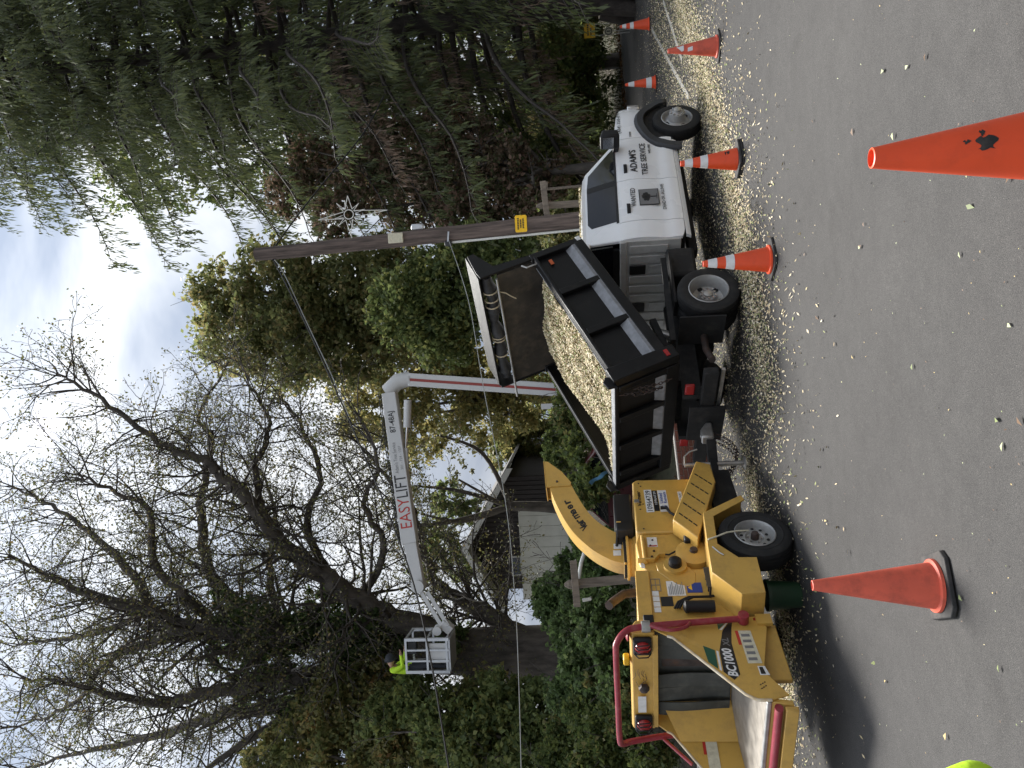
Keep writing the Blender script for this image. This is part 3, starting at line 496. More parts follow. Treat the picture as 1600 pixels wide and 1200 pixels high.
# grass and leaf litter of the far right bank, and litter along the verge
gp = rng.uniform([5, 20], [26, 40], (52000, 2)); dd = edge_dist(gp[:, 0], gp[:, 1]); gp = gp[(dd > .7) & (dd < 9)]; gz = terrain(gp[:, 0], gp[:, 1])
hL = rng.uniform(.06, .16, (len(gp), 1)); up_ = unit(np.column_stack([rng.normal(0, .4, (len(gp), 2)), np.ones(len(gp))])); sdv = unit(np.column_stack([rng.normal(size=(len(gp), 2)), np.zeros(len(gp))]))
go = quads('bank_grass', np.column_stack([gp, gz]) + up_ * hL * .8, up_ * hL, sdv * .012, M['grass'], kind='stuff'); go['label'] = 'rough grass on the bank beyond the junction'
lp = rng.uniform([-12, 6], [24, 36], (90000, 2)); dd = edge_dist(lp[:, 0], lp[:, 1]); lp = lp[(dd > -.35) & (dd < rng.uniform(.4, 2.6, len(dd)))]
n_ = len(lp); lo = leaves('leaf_litter', np.column_stack([lp, np.maximum(terrain(lp[:, 0], lp[:, 1]), 0) + rng.uniform(.012, .05, n_)]), .05, M['litter'], kind='stuff', flat=.8); lo['label'] = 'brown fallen leaves along the road edge'

# ------------------------------------------------------------------ house
hz = 2.55; ho = thing('house', 'dark brown gabled house with a white lower wall', 'house', (-7.2, 32, hz), math.radians(-6))
def HP(x, y): p = at(x, y, 32); return (p[0] + 7.2, p[2] - hz)
pk, er, el = HP(731, 848), HP(790, 740), HP(777, 928); zb = 5.45 - hz
m_ = MB(); m_.box(el[0] + .1, er[0] - .1, .12, 9, -.6, zb); m_.prism([(el[0] + .1, zb), (er[0] - .1, zb), (er[0] - .1, er[1] - .1), (pk[0], pk[1] - .12), (el[0] + .1, el[1] - .1)], .12, 9); core = m_.build('wall', M['brown_siding'], ho, smooth=False)
bw = .2; k = el[0] + .15; bd = []
while k < er[0] - .15:
    xc = k + bw / 2; top = (pk[1] - (xc - pk[0]) * (pk[1] - er[1]) / (er[0] - pk[0]) if xc > pk[0] else pk[1] - (pk[0] - xc) * (pk[1] - el[1]) / (pk[0] - el[0])) - .16; bot = 4.15 - hz if xc > -5.3 + 7.2 else zb
    b_ = MB().box(k, k + bw - .03, .07, .12 - .002, bot, top); b_.build('siding_board', M['brown_siding'], core, smooth=False); k += bw
m_ = MB(); m_.box(el[0] - .35, 1.95, -.02, .06, -.6, zb - .02); wl = m_.build('lower_wall', M['house_white'], ho, smooth=False)
for i in range(9):
    x0 = el[0] - .33 + i * .47; MB().box(x0, min(x0 + .455, 1.94), -.045, -.022, -.55, zb - .05).build('wall_panel', M['house_white'], wl, smooth=False)
for nm, a, b in (('roof', pk, er), ('roof', pk, el)):
    sg = 1 if b is er else -1; ex = (b[0] + sg * .5, b[1] + (b[1] - a[1]) / abs(b[0] - a[0]) * .5); r_ = MB().prism([a, ex, (ex[0], ex[1] + .13), (a[0], a[1] + .16)], -.95, 9.3); ro = r_.build(nm, M['roof'], ho, smooth=False)
    MB().prism([(a[0], a[1] - .16), (ex[0], ex[1] - .16), (ex[0], ex[1] + .10), (a[0], a[1] + .10)], -1.02, -.955).build('fascia', M['trim'], ro, smooth=False)
    MB().prism([(a[0], a[1] - .035), (ex[0], ex[1] - .035), (ex[0], ex[1] - .005), (a[0], a[1] - .005)], -.95, .06).build('soffit', M['trim'], ro, smooth=False)
for (x, y, w_, h_) in ((805, 885, .9, .55),):
    p = HP(x, y); wd = MB().box(p[0] - w_ / 2, p[0] + w_ / 2, .0, .06, p[1] - h_ / 2, p[1] + h_ / 2).build('window', M['glass'], ho, smooth=False); f_ = MB()
    for q in ((-.5, -.5, -.42, .5), (.42, -.5, .5, .5), (-.42, .42, .42, .5), (-.42, -.5, .42, -.42)): f_.box(p[0] + q[0] * w_, p[0] + q[2] * w_, -.03, .02, p[1] + q[1] * h_, p[1] + q[3] * h_)
    f_.build('frame', M['trim'], wd, smooth=False)

# tall trees on the other side of the road, out of the picture: the cab windows mirror them
for (x, y, r, h_, lb) in ((30, 8, 5.0, 14, 'tall tree across the road right of the picture, nearest the truck windows'), (33, -4, 5.0, 13, 'tall tree across the road, second along behind the camera'), (32, 19, 5.0, 13, 'tall tree right of the junction beyond the picture edge')):
    t = thing('roadside_tree', lb, 'tree', (x, y, -.1), group='trees across the road'); sg_ = []; limb(sg_, smooth_path([np.zeros(3), np.array([.2, 0, h_ * .35]), np.array([0, .1, h_ * .8])], 4), .3, .08); tubes_np('trunk', np.array(sg_), M['bark'], t, 7)
    d = unit(rng.normal(size=(170, 3))) * rng.uniform(.4, 1, (170, 1)) * r * np.array([1, 1, 1.2]); leaves('crown', ((d + np.array([0, 0, h_ * .6]))[:, None] + rng.normal(size=(170, 26, 3)) * .42).reshape(-1, 3), .2, M['lf_autumn'], t)

# ------------------------------------------------------------------ dump truck
WB = 3.97
TR = thing('dump_truck', 'white crew-cab dump truck with its black bed raised full of wood chips', 'truck', (.379, 10.787, 0), math.radians(39.5), ry=math.radians(1.0))
YP = [(.45, .93), (.52, .965), (.62, .985), (.70, .985), (.76, .968), (.86, .972), (1.0, .992), (1.16, 1.0), (1.3, .992), (1.42, .972), (1.5, .95)]
def yp(z): return float(np.interp(z, [p[0] for p in YP], [p[1] for p in YP]))
def tap(x): return 1 - (.16 * ((x - 4.12) / .5) ** 2 if x > 4.12 else 0)
def yg(z): return .952 - max(0, z - 1.48) * .30
def side_patch(nm, x0, x1, zb, zt, par, side, m='white', nx=10, nz=12, off=0., lab=None, gap=.006):
    def fn(u, v):
        x = x0 + gap + (x1 - x0 - 2 * gap) * u; a, b = zb(x), zt(x); z = a + (b - a) * v; return (x, side * (yp(z) + off) * tap(x), z)
    return MB().grid(fn, nx, nz, (0, -side * .05, 0)).build(nm, M[m], par)
ARX, ARZ, ARR = WB, .45, .55
def arch(x): return max(.52, ARZ + math.sqrt(max(0, ARR ** 2 - (x - ARX) ** 2))) if abs(x - ARX) < ARR else .52
def hoodz(x): return float(np.interp(x, [3.4, 3.7, 4.2, 4.5, 4.62], [1.475, 1.47, 1.415, 1.34, 1.24]))
beltz = lambda x: 1.50 - .015 * (x - 1.2)
for sd_, nmx in ((-1, 'right'), (1, 'left')):
    for (a, b) in ((1.56, 2.50), (2.50, 3.55)):
        dr = side_patch('door', a, b, lambda x: .545, beltz, TR, sd_)
        hx = a + .17; MB().grid(lambda u, v: (hx + .21 * u, sd_ * (yp(1.33) + .012 + .028 * math.sin(math.pi * u) ** .5), 1.305 + .055 * v), 8, 3, (0, -sd_ * .02, 0)).build('handle', M['black'], dr, bevel=.006)
    side_patch('rear_pillar_panel', 1.19, 1.56, lambda x: .55 + .12 * max(0, (1.4 - x) / .2) ** 2 * .4, beltz, TR, sd_, nx=5)
    side_patch('sill', 1.24, 3.5, lambda x: .47, lambda x: .54, TR, sd_, nx=4, nz=3, off=-.006)
    side_patch('fender', 3.55, 4.62, arch, hoodz, TR, sd_, nx=26)
    fl = MB(); rr = []
    for k in range(25):
        t = math.radians(8 + 190 * k / 24); ext = .0 if t < 2.0 else (t - 2.0) * .11
        rr.append([(ARX + math.cos(t) * (ARR + q + ext), max(.40, ARZ + math.sin(t) * (ARR + q + ext)), o_) for q, o_ in ((-.03, -.05), (-.03, .055), (.075, .05), (.12, .0))])
    fl.grid(lambda u, v: (lambda c: (c[0], sd_ * (yp(max(.6, min(1.3, c[1]))) * tap(min(c[0], 4.3)) + c[2]), c[1]))(rr[round(u * 24)][round(v * 3)]), 24, 3); fl.build('fender_flare', M['flare'], TR).modifiers.new('s', 'SOLIDIFY').thickness = .012
    # greenhouse side: painted frame, then panes standing a little proud
    fr_ = [(1.20, 1.47), (3.60, 1.45), (3.48, 1.50), (2.92, 1.985), (2.72, 2.03), (1.42, 2.04), (1.30, 2.0)]
    MB().prismf(fr_, yg, -.06, 0, sd_).build('door_frame', M['white'], TR, bevel=.015)
    gl = [(2.56, 1.515), (3.36, 1.505), (3.26, 1.60), (2.86, 1.93), (2.56, 1.955)]; gr = [(1.62, 1.525), (2.44, 1.515), (2.44, 1.957), (1.72, 1.955), (1.62, 1.90)]
    for p_, mt in ((gl, 'glass'), (gr, 'tint')):
        w_ = MB().prismf(p_, yg, .0, .006, sd_).build('window', M[mt], TR, smooth=False)
    MB().prismf([(2.44, 1.515), (2.56, 1.515), (2.56, 1.957), (2.44, 1.957)], yg, .001, .008, sd_).build('window_pillar', M['black'], TR, smooth=False)
    MB().prismf([(1.58, 1.488), (3.50, 1.478), (3.36, 1.505), (1.58, 1.525)], yg, .001, .010, sd_).build('belt_moulding', M['black'], TR, smooth=False)
    # door mirror
    mr = MB(); mr.bar((3.34, sd_ * .94, 1.47), (3.24, sd_ * 1.14, 1.45), .14, .09).build('mirror_arm', M['black'], TR, bevel=.012)
    mm = MB().prism([(3.14, 1.40), (3.30, 1.42), (3.31, 1.68), (3.13, 1.72)], sd_ * 1.10, sd_ * 1.36).build('mirror', M['black'], TR, bevel=.035, seg=3)
    MB().box(3.112, 3.128, min(sd_ * 1.13, sd_ * 1.33), max(sd_ * 1.13, sd_ * 1.33), 1.50, 1.67).build('mirror_glass', M['chrome'], mm, smooth=False)
    MB().grid(lambda u, v: (4.50 + .09 * (1 - u), sd_ * (.90 - .16 * u * 0 - .10 * u), 1.0 + .2 * v), 4, 3, (.05, 0, 0)).build('headlight', M['chrome'], TR, bevel=.01)
# roof, hood, nose
MB().grid(lambda u, v: (lambda x, s: (x, s * (.80 + .0), 2.035 + .045 * (1 - (2 * v - 1) ** 4) * math.sin(math.pi * min(1, max(.02, u))) ** .5 - (.06 * max(0, (u - .85) / .15) ** 2)))(1.20 + 1.72 * u, 2 * v - 1), 12, 12, (0, 0, -.10)).build('roof', M['white'], TR)
MB().grid(lambda u, v: (lambda x, y: (x, y * yp(1.42) * tap(x) * .985, hoodz(x) + .035 * (1 - y ** 4) + .02 * (abs(y) < .55)))(3.5 + 1.12 * u, 2 * v - 1), 14, 16, (0, 0, -.05)).build('bonnet', M['white'], TR)
MB().grid(lambda u, v: (lambda y: (3.62 - .70 * u - .10 * y * y, y * (.93 - .14 * u), 1.48 + .52 * u))(2 * v - 1), 4, 8, (-.02, 0, -.02)).build('windscreen', M['glass'], TR)
m_ = MB(); m_.prism([(4.50, .62), (4.60, .66), (4.62, 1.18), (4.50, 1.28), (4.40, 1.28), (4.40, .62)], -.72, .72); m_.build('grille', M['black'], TR, bevel=.02)
MB().grid(lambda u, v: (4.68 - .16 * abs(2 * u - 1) ** 3, (2 * u - 1) * .93, .50 + .22 * v), 14, 3, (-.08, 0, 0)).build('front_bumper', M['chrome'], TR, bevel=.01)
MB().box(1.25, 3.5, -.90, .90, .55, 1.44).build('cabin_floor', M['frame'], TR, smooth=False)
MB().box(3.45, 4.45, -.62, .62, .60, 1.38).build('engine_bay', M['frame'], TR, smooth=False)
# back wall of the cab
bwp = MB(); bwp.box(1.165, 1.2, -.955, .955, .62, 1.50); bwl = bwp.build('cab_back', M['cabgrey'], TR, bevel=.01)
MB().prism([(1.15, 1.40), (1.20, 1.40), (1.20, 1.50), (1.15, 1.50)], -.95, .95).build('back_ledge', M['cabgrey'], bwl, bevel=.012)
for k in range(9):
    y0 = -.88 + k * .198
    if k in (2, 6): continue
    MB().box(1.145, 1.1645, y0, y0 + .15, .80, 1.36).build('rib', M['cabgrey'], bwl, bevel=.012)
for yc in (-.41, .385):
    MB().box(1.14, 1.1645, yc - .09, yc + .09, 1.12, 1.36).build('vent', M['black'], bwl, bevel=.015); MB().box(1.148, 1.1646, yc - .085, yc + .085, .80, 1.06).build('rib', M['cabgrey'], bwl, bevel=.012)
MB().box(1.165, 1.21, -.80, .80, 1.505, 1.60).build('window_sill', M['black'], TR, smooth=False)
MB().add([(1.172, -.86, 1.60), (1.172, .86, 1.60), (1.21, .78, 1.95), (1.21, -.78, 1.95), (1.20, -.86, 1.60), (1.20, .86, 1.60), (1.235, .78, 1.95), (1.235, -.78, 1.95)], [(0, 1, 2, 3), (7, 6, 5, 4), (0, 4, 5, 1), (1, 5, 6, 2), (2, 6, 7, 3), (3, 7, 4, 0)]).build('rear_window', M['tint'], TR, smooth=False)
MB().box(1.205, 1.30, -.84, .84, 1.93, 2.035).build('roof_rear_edge', M['white'], TR, bevel=.02)
# lettering and badges on the passenger side
RX, UZ = (1, 0, 0), (0, 0, 1)
def side_txt(t, x, z, w, h, m='decal_black', bold=.012, par=TR, off=.006, shear=0):
    return lettering(t, (x, -(max(yp(z), yp(z + h)) + off), z), RX, UZ, M[m], par, w, h, bold=bold, shear=shear)
side_txt("ADAM'S", 2.66, 1.145, .56, .115, bold=.02); side_txt('TREE SERVICE', 2.58, .985, .80, .095, bold=.016); side_txt('WE ARE', 3.12, .905, .24, .038, bold=.03)
side_txt('WANTED', 1.86, 1.215, .42, .075, bold=.015); side_txt('DEAD', 1.78, .775, .19, .05, bold=.012, off=.012); side_txt('OR', 1.995, .775, .09, .05, bold=.012, off=.012); side_txt('ALIVE', 2.11, .775, .25, .05, bold=.012, off=.012)
side_txt('(484) 358-8978', 3.70, 1.335, .66, .075, bold=.01, off=.012); side_txt('2500', 3.58, 1.19, .14, .03, bold=.03)
ps = MB().box(1.87, 2.23, -1.008, -1.0025, .865, 1.165).build('poster_frame', M['decal_black'], TR, smooth=False); MB().box(1.882, 2.218, -1.011, -1.0085, .877, 1.153).build('poster', M['decal_grey'], ps, smooth=False)
pt = MB(); pt.box(2.04, 2.06, -1.014, -1.0115, .90, 1.02)
for k in range(14):
    a = k * 2.4; pt.lathe([(.022 + .018 * random.random(), 0), (.02, .0012)], 7, (2.05 + .085 * math.cos(a) * math.sqrt(k / 14), -1.0115, 1.06 + .05 * math.sin(a) * math.sqrt(k / 14)), (0, -1, 0))
pt.box(1.99, 2.11, -1.014, -1.0115, .895, .903); pt.build('tree_emblem', M['decal_black'], ps, smooth=False)
# stretch the cab lengthways to the wheelbase read off the photograph
XS = 1.078
def _desc(o):
    for c in o.children: yield c; yield from _desc(c)
for o in _desc(TR):
    for v in o.data.vertices: v.co.x *= XS
WB *= XS
MB().box(3.72, 4.80, -.93, -.60, .50, 1.05).build('wheel_well', M['frame'], TR, smooth=False); MB().box(3.72, 4.80, .60, .93, .50, 1.05).build('wheel_well', M['frame'], TR, smooth=False)
# wheels
def wheel(x, y, side, dual, steer=0.):
    R = .405; w = .225; prof = [(.245, -.10), (.30, -.112), (.36, -.112), (.392, -.10), (R, -.06), (R, .06), (.392, .10), (.36, .112), (.30, .112), (.245, .10)]
    tr_ = [(r, h) for r, h in prof]; ys = [y] + ([y - side * .26] if dual else []); hub = None
    for i, yy in enumerate(ys):
        ty = MB().lathe(tr_, 40, (x, yy, R), (0, side, 0), closed=True).build('tyre', M['rubber'], TR)
        gv = MB()
        for q in (-.055, 0, .055): gv.lathe([(R + .002, q - .006), (R + .002, q + .006)], 40, (x, yy, R), (0, side, 0), caps=False)
        gv.build('tread_groove', M['black'], ty)
        if i: continue
        if dual: rp = [(.252, .098), (.262, .112), (.25, .118), (.238, .10), (.225, .02), (.20, -.05), (.125, -.075), (.115, -.03), (.105, .0), (.0, .004)]
        else: rp = [(.252, .098), (.262, .112), (.25, .118), (.238, .10), (.228, .05), (.215, .04), (.15, .085), (.135, .155), (.128, .20), (.085, .215), (.075, .235), (.0, .24)]
        rm = MB().lathe(rp, 36, (x, yy, R), (0, side, 0), caps=False).build('rim', M['rim'], TR)
        for k in range(5 if dual else 4):
            a = k * 2 * math.pi / (5 if dual else 4) + .5; rad = .178; hh = -.060 if dual else .0615; hl = MB().lathe([(.034, 0), (.034, .012)], 14, (x + math.cos(a) * rad, yy + side * hh, R + math.sin(a) * rad), (0, side, 0)); hl.build('hand_hole', M['black'], rm)
        for k in range(10):
            a = k * .628; rad = .092 if dual else .108; hh = .0 if dual else .205; MB().lathe([(.013, 0), (.013, .022), (.008, .03)], 6, (x + math.cos(a) * rad, yy + side * hh, R + math.sin(a) * rad), (0, side, 0)).build('lug_nut', M['chrome'], rm)
        MB().lathe([(.062, 0), (.060, .03), (.03, .045), (0, .046)], 18, (x, yy + side * (.0 if dual else .235), R), (0, side, 0), caps=False).build('hub_cap', M['steel'], rm)
for sd_ in (-1, 1): wheel(0, sd_ * 1.04, sd_, True); wheel(WB, sd_ * .93, sd_, False)
# chassis
fr = MB()
for y in (-.45, .45): fr.box(-1.25, 4.3, y - .04, y + .04, .58, .82)
for x in (-1.0, -.3, .6, 1.6, 2.8): fr.box(x - .04, x + .04, -.42, .42, .60, .78)
fr.build('chassis_frame', M['frame'], TR, smooth=False)
for x in (0, WB): MB().cyl((x, -.85, .405), (x, .85, .405), .07).build('axle', M['frame'], TR); MB().lathe([(.05, -.2), (.17, -.1), (.19, 0), (.17, .1), (.05, .2)], 16, (x, 0, .42), (0, 1, 0)).build('differential', M['frame'], TR)
MB().box(.55, 1.12, -.92, -.55, .46, .86).build('fuel_tank', M['frame'], TR, bevel=.05); MB().box(1.3, 3.35, -.70, -.5, .36, .50).build('running_gear', M['frame'], TR, bevel=.03)
MB().tube([(2.6, -.5, .42), (.9, -.5, .44), (.5, -.62, .46), (-.75, -.80, .50), (-1.02, -.90, .46)], .045, 12).build('exhaust_pipe', M['muffler'], TR)
MB().box(-.49, -.47, -1.13, -.62, .24, .82).build('mud_flap', M['rubber'], TR, smooth=False); MB().box(-.49, -.47, .62, 1.13, .24, .82).build('mud_flap', M['rubber'], TR, smooth=False)
MB().bar((1.0, -.80, .90), (-.6, -.80, .90), .08, .07).build('subframe_rail', M['frame'], TR); MB().bar((.9, -.90, .83), (-.1, -.90, .83), .26, .03).build('step_plate', M['bed'], TR)
MB().cyl((.2, 0, .75), (.62, 0, 1.65), .075, .06).build('hoist_cylinder', M['steel'], TR)
for y in (-.62, .62): MB().bar((-.98, y * .7, .80), (.15, y * .7, 1.10), .08, .09).build('hoist_arm', M['frame'], TR)
rb = MB(); rb.box(-1.32, -1.22, -1.0, 1.0, .42, .60); rb.build('rear_bumper', M['frame'], TR, bevel=.012); MB().box(-1.36, -1.325, -.36, .36, .28, .74).build('hitch_plate', M['frame'], TR, bevel=.01)
MB().bar((-1.30, 0, .48), (-1.56, 0, .48), .07, .07).build('receiver', M['muffler'], TR); MB().lathe([(.03, 0), (.055, .02), (.055, .05), (.02, .08)], 14, (-1.54, 0, .52)).build('hitch_ball', M['steel'], TR)
for y in (-.58, .58): MB().box(-1.25, -1.20, y - .09, y + .09, .68, .80).build('tail_light', M['redlens'], TR, bevel=.015)
MB().bar((-1.24, -.98, .36), (-1.24, .98, .36), .04, .04).build('bumper_bar', M['steel'], TR)
# ---- raised bed
TILT = math.radians(24.8); HX, HZ = -1.13, .94; ct, st_ = math.cos(TILT), math.sin(TILT)
def bedx(f, y, u): return (HX + f * ct - u * st_, y, HZ + f * st_ + u * ct)
def bb(mb, nm, m, par, **k): return mb.xf(bedx).build(nm, M[m], par, **k)
BW = 1.18; BL = 2.42; SH = .80
bed = bb(MB().box(0, BL, -BW + .05, BW - .05, .06, .14), 'dump_bed', 'bedinner', TR, smooth=False)
for y in (-.38, .38): bb(MB().box(.1, BL, y - .06, y + .06, -.08, .055), 'long_sill', 'bed', bed, bevel=.008)
for k in range(6): bb(MB().box(.2 + k * .4, .27 + k * .4, -1.0, 1.0, -.02, .055), 'cross_member', 'bed', bed, smooth=False)
for s in (-1, 1):
    sp_ = bb(MB().box(.03, BL, min(s * (BW - .06), s * (BW - .02)), max(s * (BW - .06), s * (BW - .02)), .14, SH), 'side_panel', 'bed', bed, smooth=False)
    bb(MB().prism([(-.02, SH), (BL + .02, SH), (BL + .02, SH + .05), (-.02, SH + .05)], min(s * (BW - .08), s * (BW + .055)), max(s * (BW - .08), s * (BW + .055))), 'top_rail', 'bed', sp_, bevel=.012)
    bb(MB().box(.02, BL - .1, min(s * (BW - .075), s * (BW - .062)), max(s * (BW - .075), s * (BW - .062)), SH + .051, SH + .056), 'worn_lip', 'bed_wear_sheen', sp_, smooth=False)
    # sloped dirt shedder between the posts, its dirty reflection painted pale grey, then the bottom rail
    m_ = MB(); m_.add([(.10, s * (BW - .018), .36), (BL - .02, s * (BW - .018), .36), (BL - .02, s * (BW + .05), .26), (.10, s * (BW + .05), .26), (.10, s * (BW - .018), .22), (BL - .02, s * (BW - .018), .22), (BL - .02, s * (BW + .05), .22), (.10, s * (BW + .05), .22)], [(0, 1, 2, 3), (4, 7, 6, 5), (0, 4, 5, 1), (1, 5, 6, 2), (2, 6, 7, 3), (3, 7, 4, 0)])
    bb(m_, 'dirt_shedder', 'bed_wear_sheen', sp_, smooth=False)
    bb(MB().box(.0, BL, min(s * (BW - .06), s * (BW + .055)), max(s * (BW - .06), s * (BW + .055)), .08, .22), 'bottom_rail', 'bed', sp_, bevel=.01)
    for f in (.80, 1.62): bb(MB().prism([(f - .05, .22), (f + .05, .22), (f + .05, SH), (f - .05, SH)], min(s * (BW - .02), s * (BW + .052)), max(s * (BW - .02), s * (BW + .052))), 'side_post', 'bed', sp_, bevel=.01)
    bb(MB().box(BL - .02, BL + .09, min(s * (BW - .1), s * (BW + .05)), max(s * (BW - .1), s * (BW + .05)), .08, SH + .08), 'front_post', 'bed', sp_, bevel=.01)
    bb(MB().prism([(-.10, .0), (.10, .0), (.12, SH + .09), (-.10, SH + .09)], min(s * (BW - .06), s * (BW + .075)), max(s * (BW - .06), s * (BW + .075))), 'rear_post', 'bed', sp_, bevel=.012)
    bb(MB().prism([(-.16, SH + .06), (.02, SH + .06), (.05, SH + .13), (-.02, SH + .19), (-.12, SH + .17), (-.13, SH + .10)], min(s * (BW - .03), s * (BW + .01)), max(s * (BW - .03), s * (BW + .01))), 'hinge_ear', 'bed', sp_, bevel=.008)
    for f, u in ((2.26, .62), (.0, .10)): bb(MB().box(f - .05, f + .05, min(s * (BW + (.0 if f > 1 else .076)), s * (BW + (.012 if f > 1 else .085))), max(s * (BW + (.0 if f > 1 else .076)), s * (BW + (.012 if f > 1 else .085))), u, u + .05), 'reflector', 'orange_lens' if f > 1 else 'redlens', sp_, smooth=False)
    bb(MB().box(BL + .02, BL + .10, min(s * (BW + .051), s * (BW + .06)), max(s * (BW + .051), s * (BW + .06)), .10, .16), 'marker_plate', 'decal_white', sp_, smooth=False)
    # cab guard wing
    bb(MB().prism([(BL + .0, SH), (BL + .10, SH), (BL + .15, SH + .60), (BL + .53, SH + .76), (BL + .52, SH + .86), (BL + .14, SH + .87), (BL, SH + .85)], min(s * (BW - .0), s * (BW + .03)), max(s * (BW - .0), s * (BW + .03))), 'cab_guard_wing', 'bed', bed, bevel=.006)
hb = bb(MB().box(BL + .0, BL + .05, -BW + .03, BW - .03, .14, SH + .60), 'headboard', 'bedinner', bed, smooth=False)
cg = bb(MB().prism([(BL + .05, SH + .842), (BL + .54, SH + .86), (BL + .54, SH + .89), (BL + .02, SH + .88)], -BW, BW), 'cab_guard', 'bed', bed, bevel=.008)
tg = bb(MB().box(-.06, -.02, -BW + .07, BW - .07, .10, SH + .02), 'tailgate', 'bed', bed, smooth=False)
bb(MB().box(-.11, .0, -BW + .065, BW - .065, SH + .021, SH + .075), 'top_rail', 'bed', tg, bevel=.012); bb(MB().box(-.10, -.01, -BW + .075, BW - .075, SH + .0755, SH + .080), 'worn_lip', 'bed_wear_sheen', tg, smooth=False)
bb(MB().box(-.12, -.061, -BW + .07, BW - .07, -.0, .18), 'bottom_rail', 'bed', tg, bevel=.012)
for k in range(4): y = -BW + .12 + k * .627; bb(MB().box(-.12, -.061, y - .05, y + .05, .181, SH + .02), 'post', 'bed', tg, bevel=.01)
for k in range(3):
    y = -BW + .18 + k * .627; m_ = MB().prism([(-.0615, .30), (-.12, .20), (-.12, .182), (-.0615, .182)], y, y + .50); bb(m_, 'dirt_shedder', 'bed_wear_sheen', tg, smooth=False)
# rolled tarp under the cab guard, lashed with rope
ph = [rng.uniform(0, 6.3) for _ in range(4)]
rl = []; rr = []
for k in range(25):
    y = -BW + .08 + (2 * BW - .16) * k / 24; rl.append((BL + .12 + .02 * math.sin(k * .9), y, SH + .72 + .018 * math.sin(k * .7 + 1))); rr.append(.088 + .022 * math.sin(k * 1.3 + ph[0]) + .012 * math.sin(k * 2.9))
tpz = bb(MB().tube(rl, rr, 14), 'tarp_roll', 'tarp', bed)
for y in (-.88, -.72, -.60, .06, .12, .46):
    rp = [(BL + .12 + math.cos(a) * .112, y + .05 * math.sin(a * .5), SH + .72 + math.sin(a) * .115) for a in np.linspace(0, 6.283, 15)]; bb(MB().tube(rp, .010, 5), 'rope', 'rope', tpz)
bb(MB().tube([(BL + .0, -.86, SH + .64), (BL - .04, -.82, SH + .54), (BL - .05, -.72, SH + .46), (BL - .06, -.66, SH + .40)], .009, 5), 'rope', 'rope', tpz)
bb(MB().cyl((BL - .03, -BW + .06, SH + .63), (BL - .03, BW + .34, SH + .63), .017), 'roller_bar', 'steel', bed)
bb(MB().tube([(BL - .05, -BW - .03, SH + .25), (BL - .12, -BW - .03, SH + .2), (BL - .12, -BW - .03, SH + .04)], .012, 6), 'tarp_hook', 'steel', bed)
# chains
def chain(pts, par, m='steel', r=.008, step=.045, nm='chain_link'):
    P = smooth_path(pts, 12); L = [0]; 
    for a, b in zip(P[:-1], P[1:]): L.append(L[-1] + np.linalg.norm(b - a))
    k = 0; out = MB(); s = 0
    while s < L[-1]:
        i = min(len(P) - 2, int(np.searchsorted(L, s, 'right')) - 1); t = (s - L[i]) / max(1e-6, L[i + 1] - L[i]); c = P[i] + (P[i + 1] - P[i]) * t; d = unit(P[i + 1] - P[i]); sdv = unit(np.cross(d, [.3, .5, .8])); uu = np.cross(d, sdv); wv = sdv if k % 2 else uu
        out.tube([c + d * math.cos(a) * .030 + wv * math.sin(a) * .016 for a in np.linspace(0, 6.283, 9)], r * .7, 4, caps=False); s += step; k += 1
    o = out.build('chain', M[m], par); return o
chain([bedx(-.14, -.98, .80), bedx(-.20, -.96, .5), bedx(-.22, -.93, .30), bedx(-.2, -.95, .62), bedx(-.15, -.99, .70)], bed, 'muffler')
chain([bedx(-.16, -1.02, .62), bedx(-.2, -1.0, .35), bedx(-.19, -.98, .16)], bed, 'muffler')
for y in (.12, .20, .30): chain([(-1.37, y, .50), (-1.50, y + .05, .22), (-1.68, y + .10, .12), (-1.86, y + .16, .22), (-1.98, y + .22, .42)], TR, 'muffler')
# chip load: a heaped surface with real chips scattered through it
TM = Matrix.Translation((.379, 10.787, 0)) @ Matrix.Rotation(math.radians(39.5), 4, 'Z') @ Matrix.Rotation(math.radians(1.0), 4, 'Y')
def heap(u, v):
    f = .03 + (BL - .12) * u; y = (BW - .07) * (1 - 2 * v)
    top = SH - .02 + .10 * math.sin(math.pi * min(1, u * 1.12)) * (1 - .55 * abs(y + .25)) - .34 * sstep((y - .35) / .75) * sstep((u - .02) / .25) + .10 * sstep((u - .3) / .5) * (1 - .6 * abs(y + .1)) - .55 * sstep((u - .90) / .1) + .03 * math.sin(7 * f + 3 * y) * math.sin(5 * y + f)
    return f, y, top
hp = MB().grid(lambda u, v: TM @ Vector(bedx(*heap(u, v))), 40, 40, None); HPc = hp.build('wood_chip_load', M['chipbase']); tag(HPc, 'pale wood chips heaped in the raised truck bed', 'wood chips', kind='stuff')
def chip_quads(nm, P, Nn, size, par=None, kind='stuff'):
    n = len(P); R = unit(rng.normal(size=(n, 3))); A = unit(np.cross(Nn + rng.normal(size=(n, 3)) * .45, R)); B = unit(np.cross(A, Nn + rng.normal(size=(n, 3)) * .3)); s = size * rng.uniform(.35, 1.5, (n, 1)) ** 1.2
    return quads(nm, P, A * s, B * s * rng.uniform(.28, .6, (n, 1)), M['chips'], par, kind)
uv = rng.random((30000, 2)); P = np.array([TM @ Vector(bedx(*heap(a, b))) for a, b in uv]); nrm = np.array((TM.to_3x3() @ Vector((-st_, 0, ct)))); P = P + nrm * rng.uniform(0, .03, (len(P), 1))
chip_quads('loose_chips', P, np.tile(nrm, (len(P), 1)), .021, HPc)
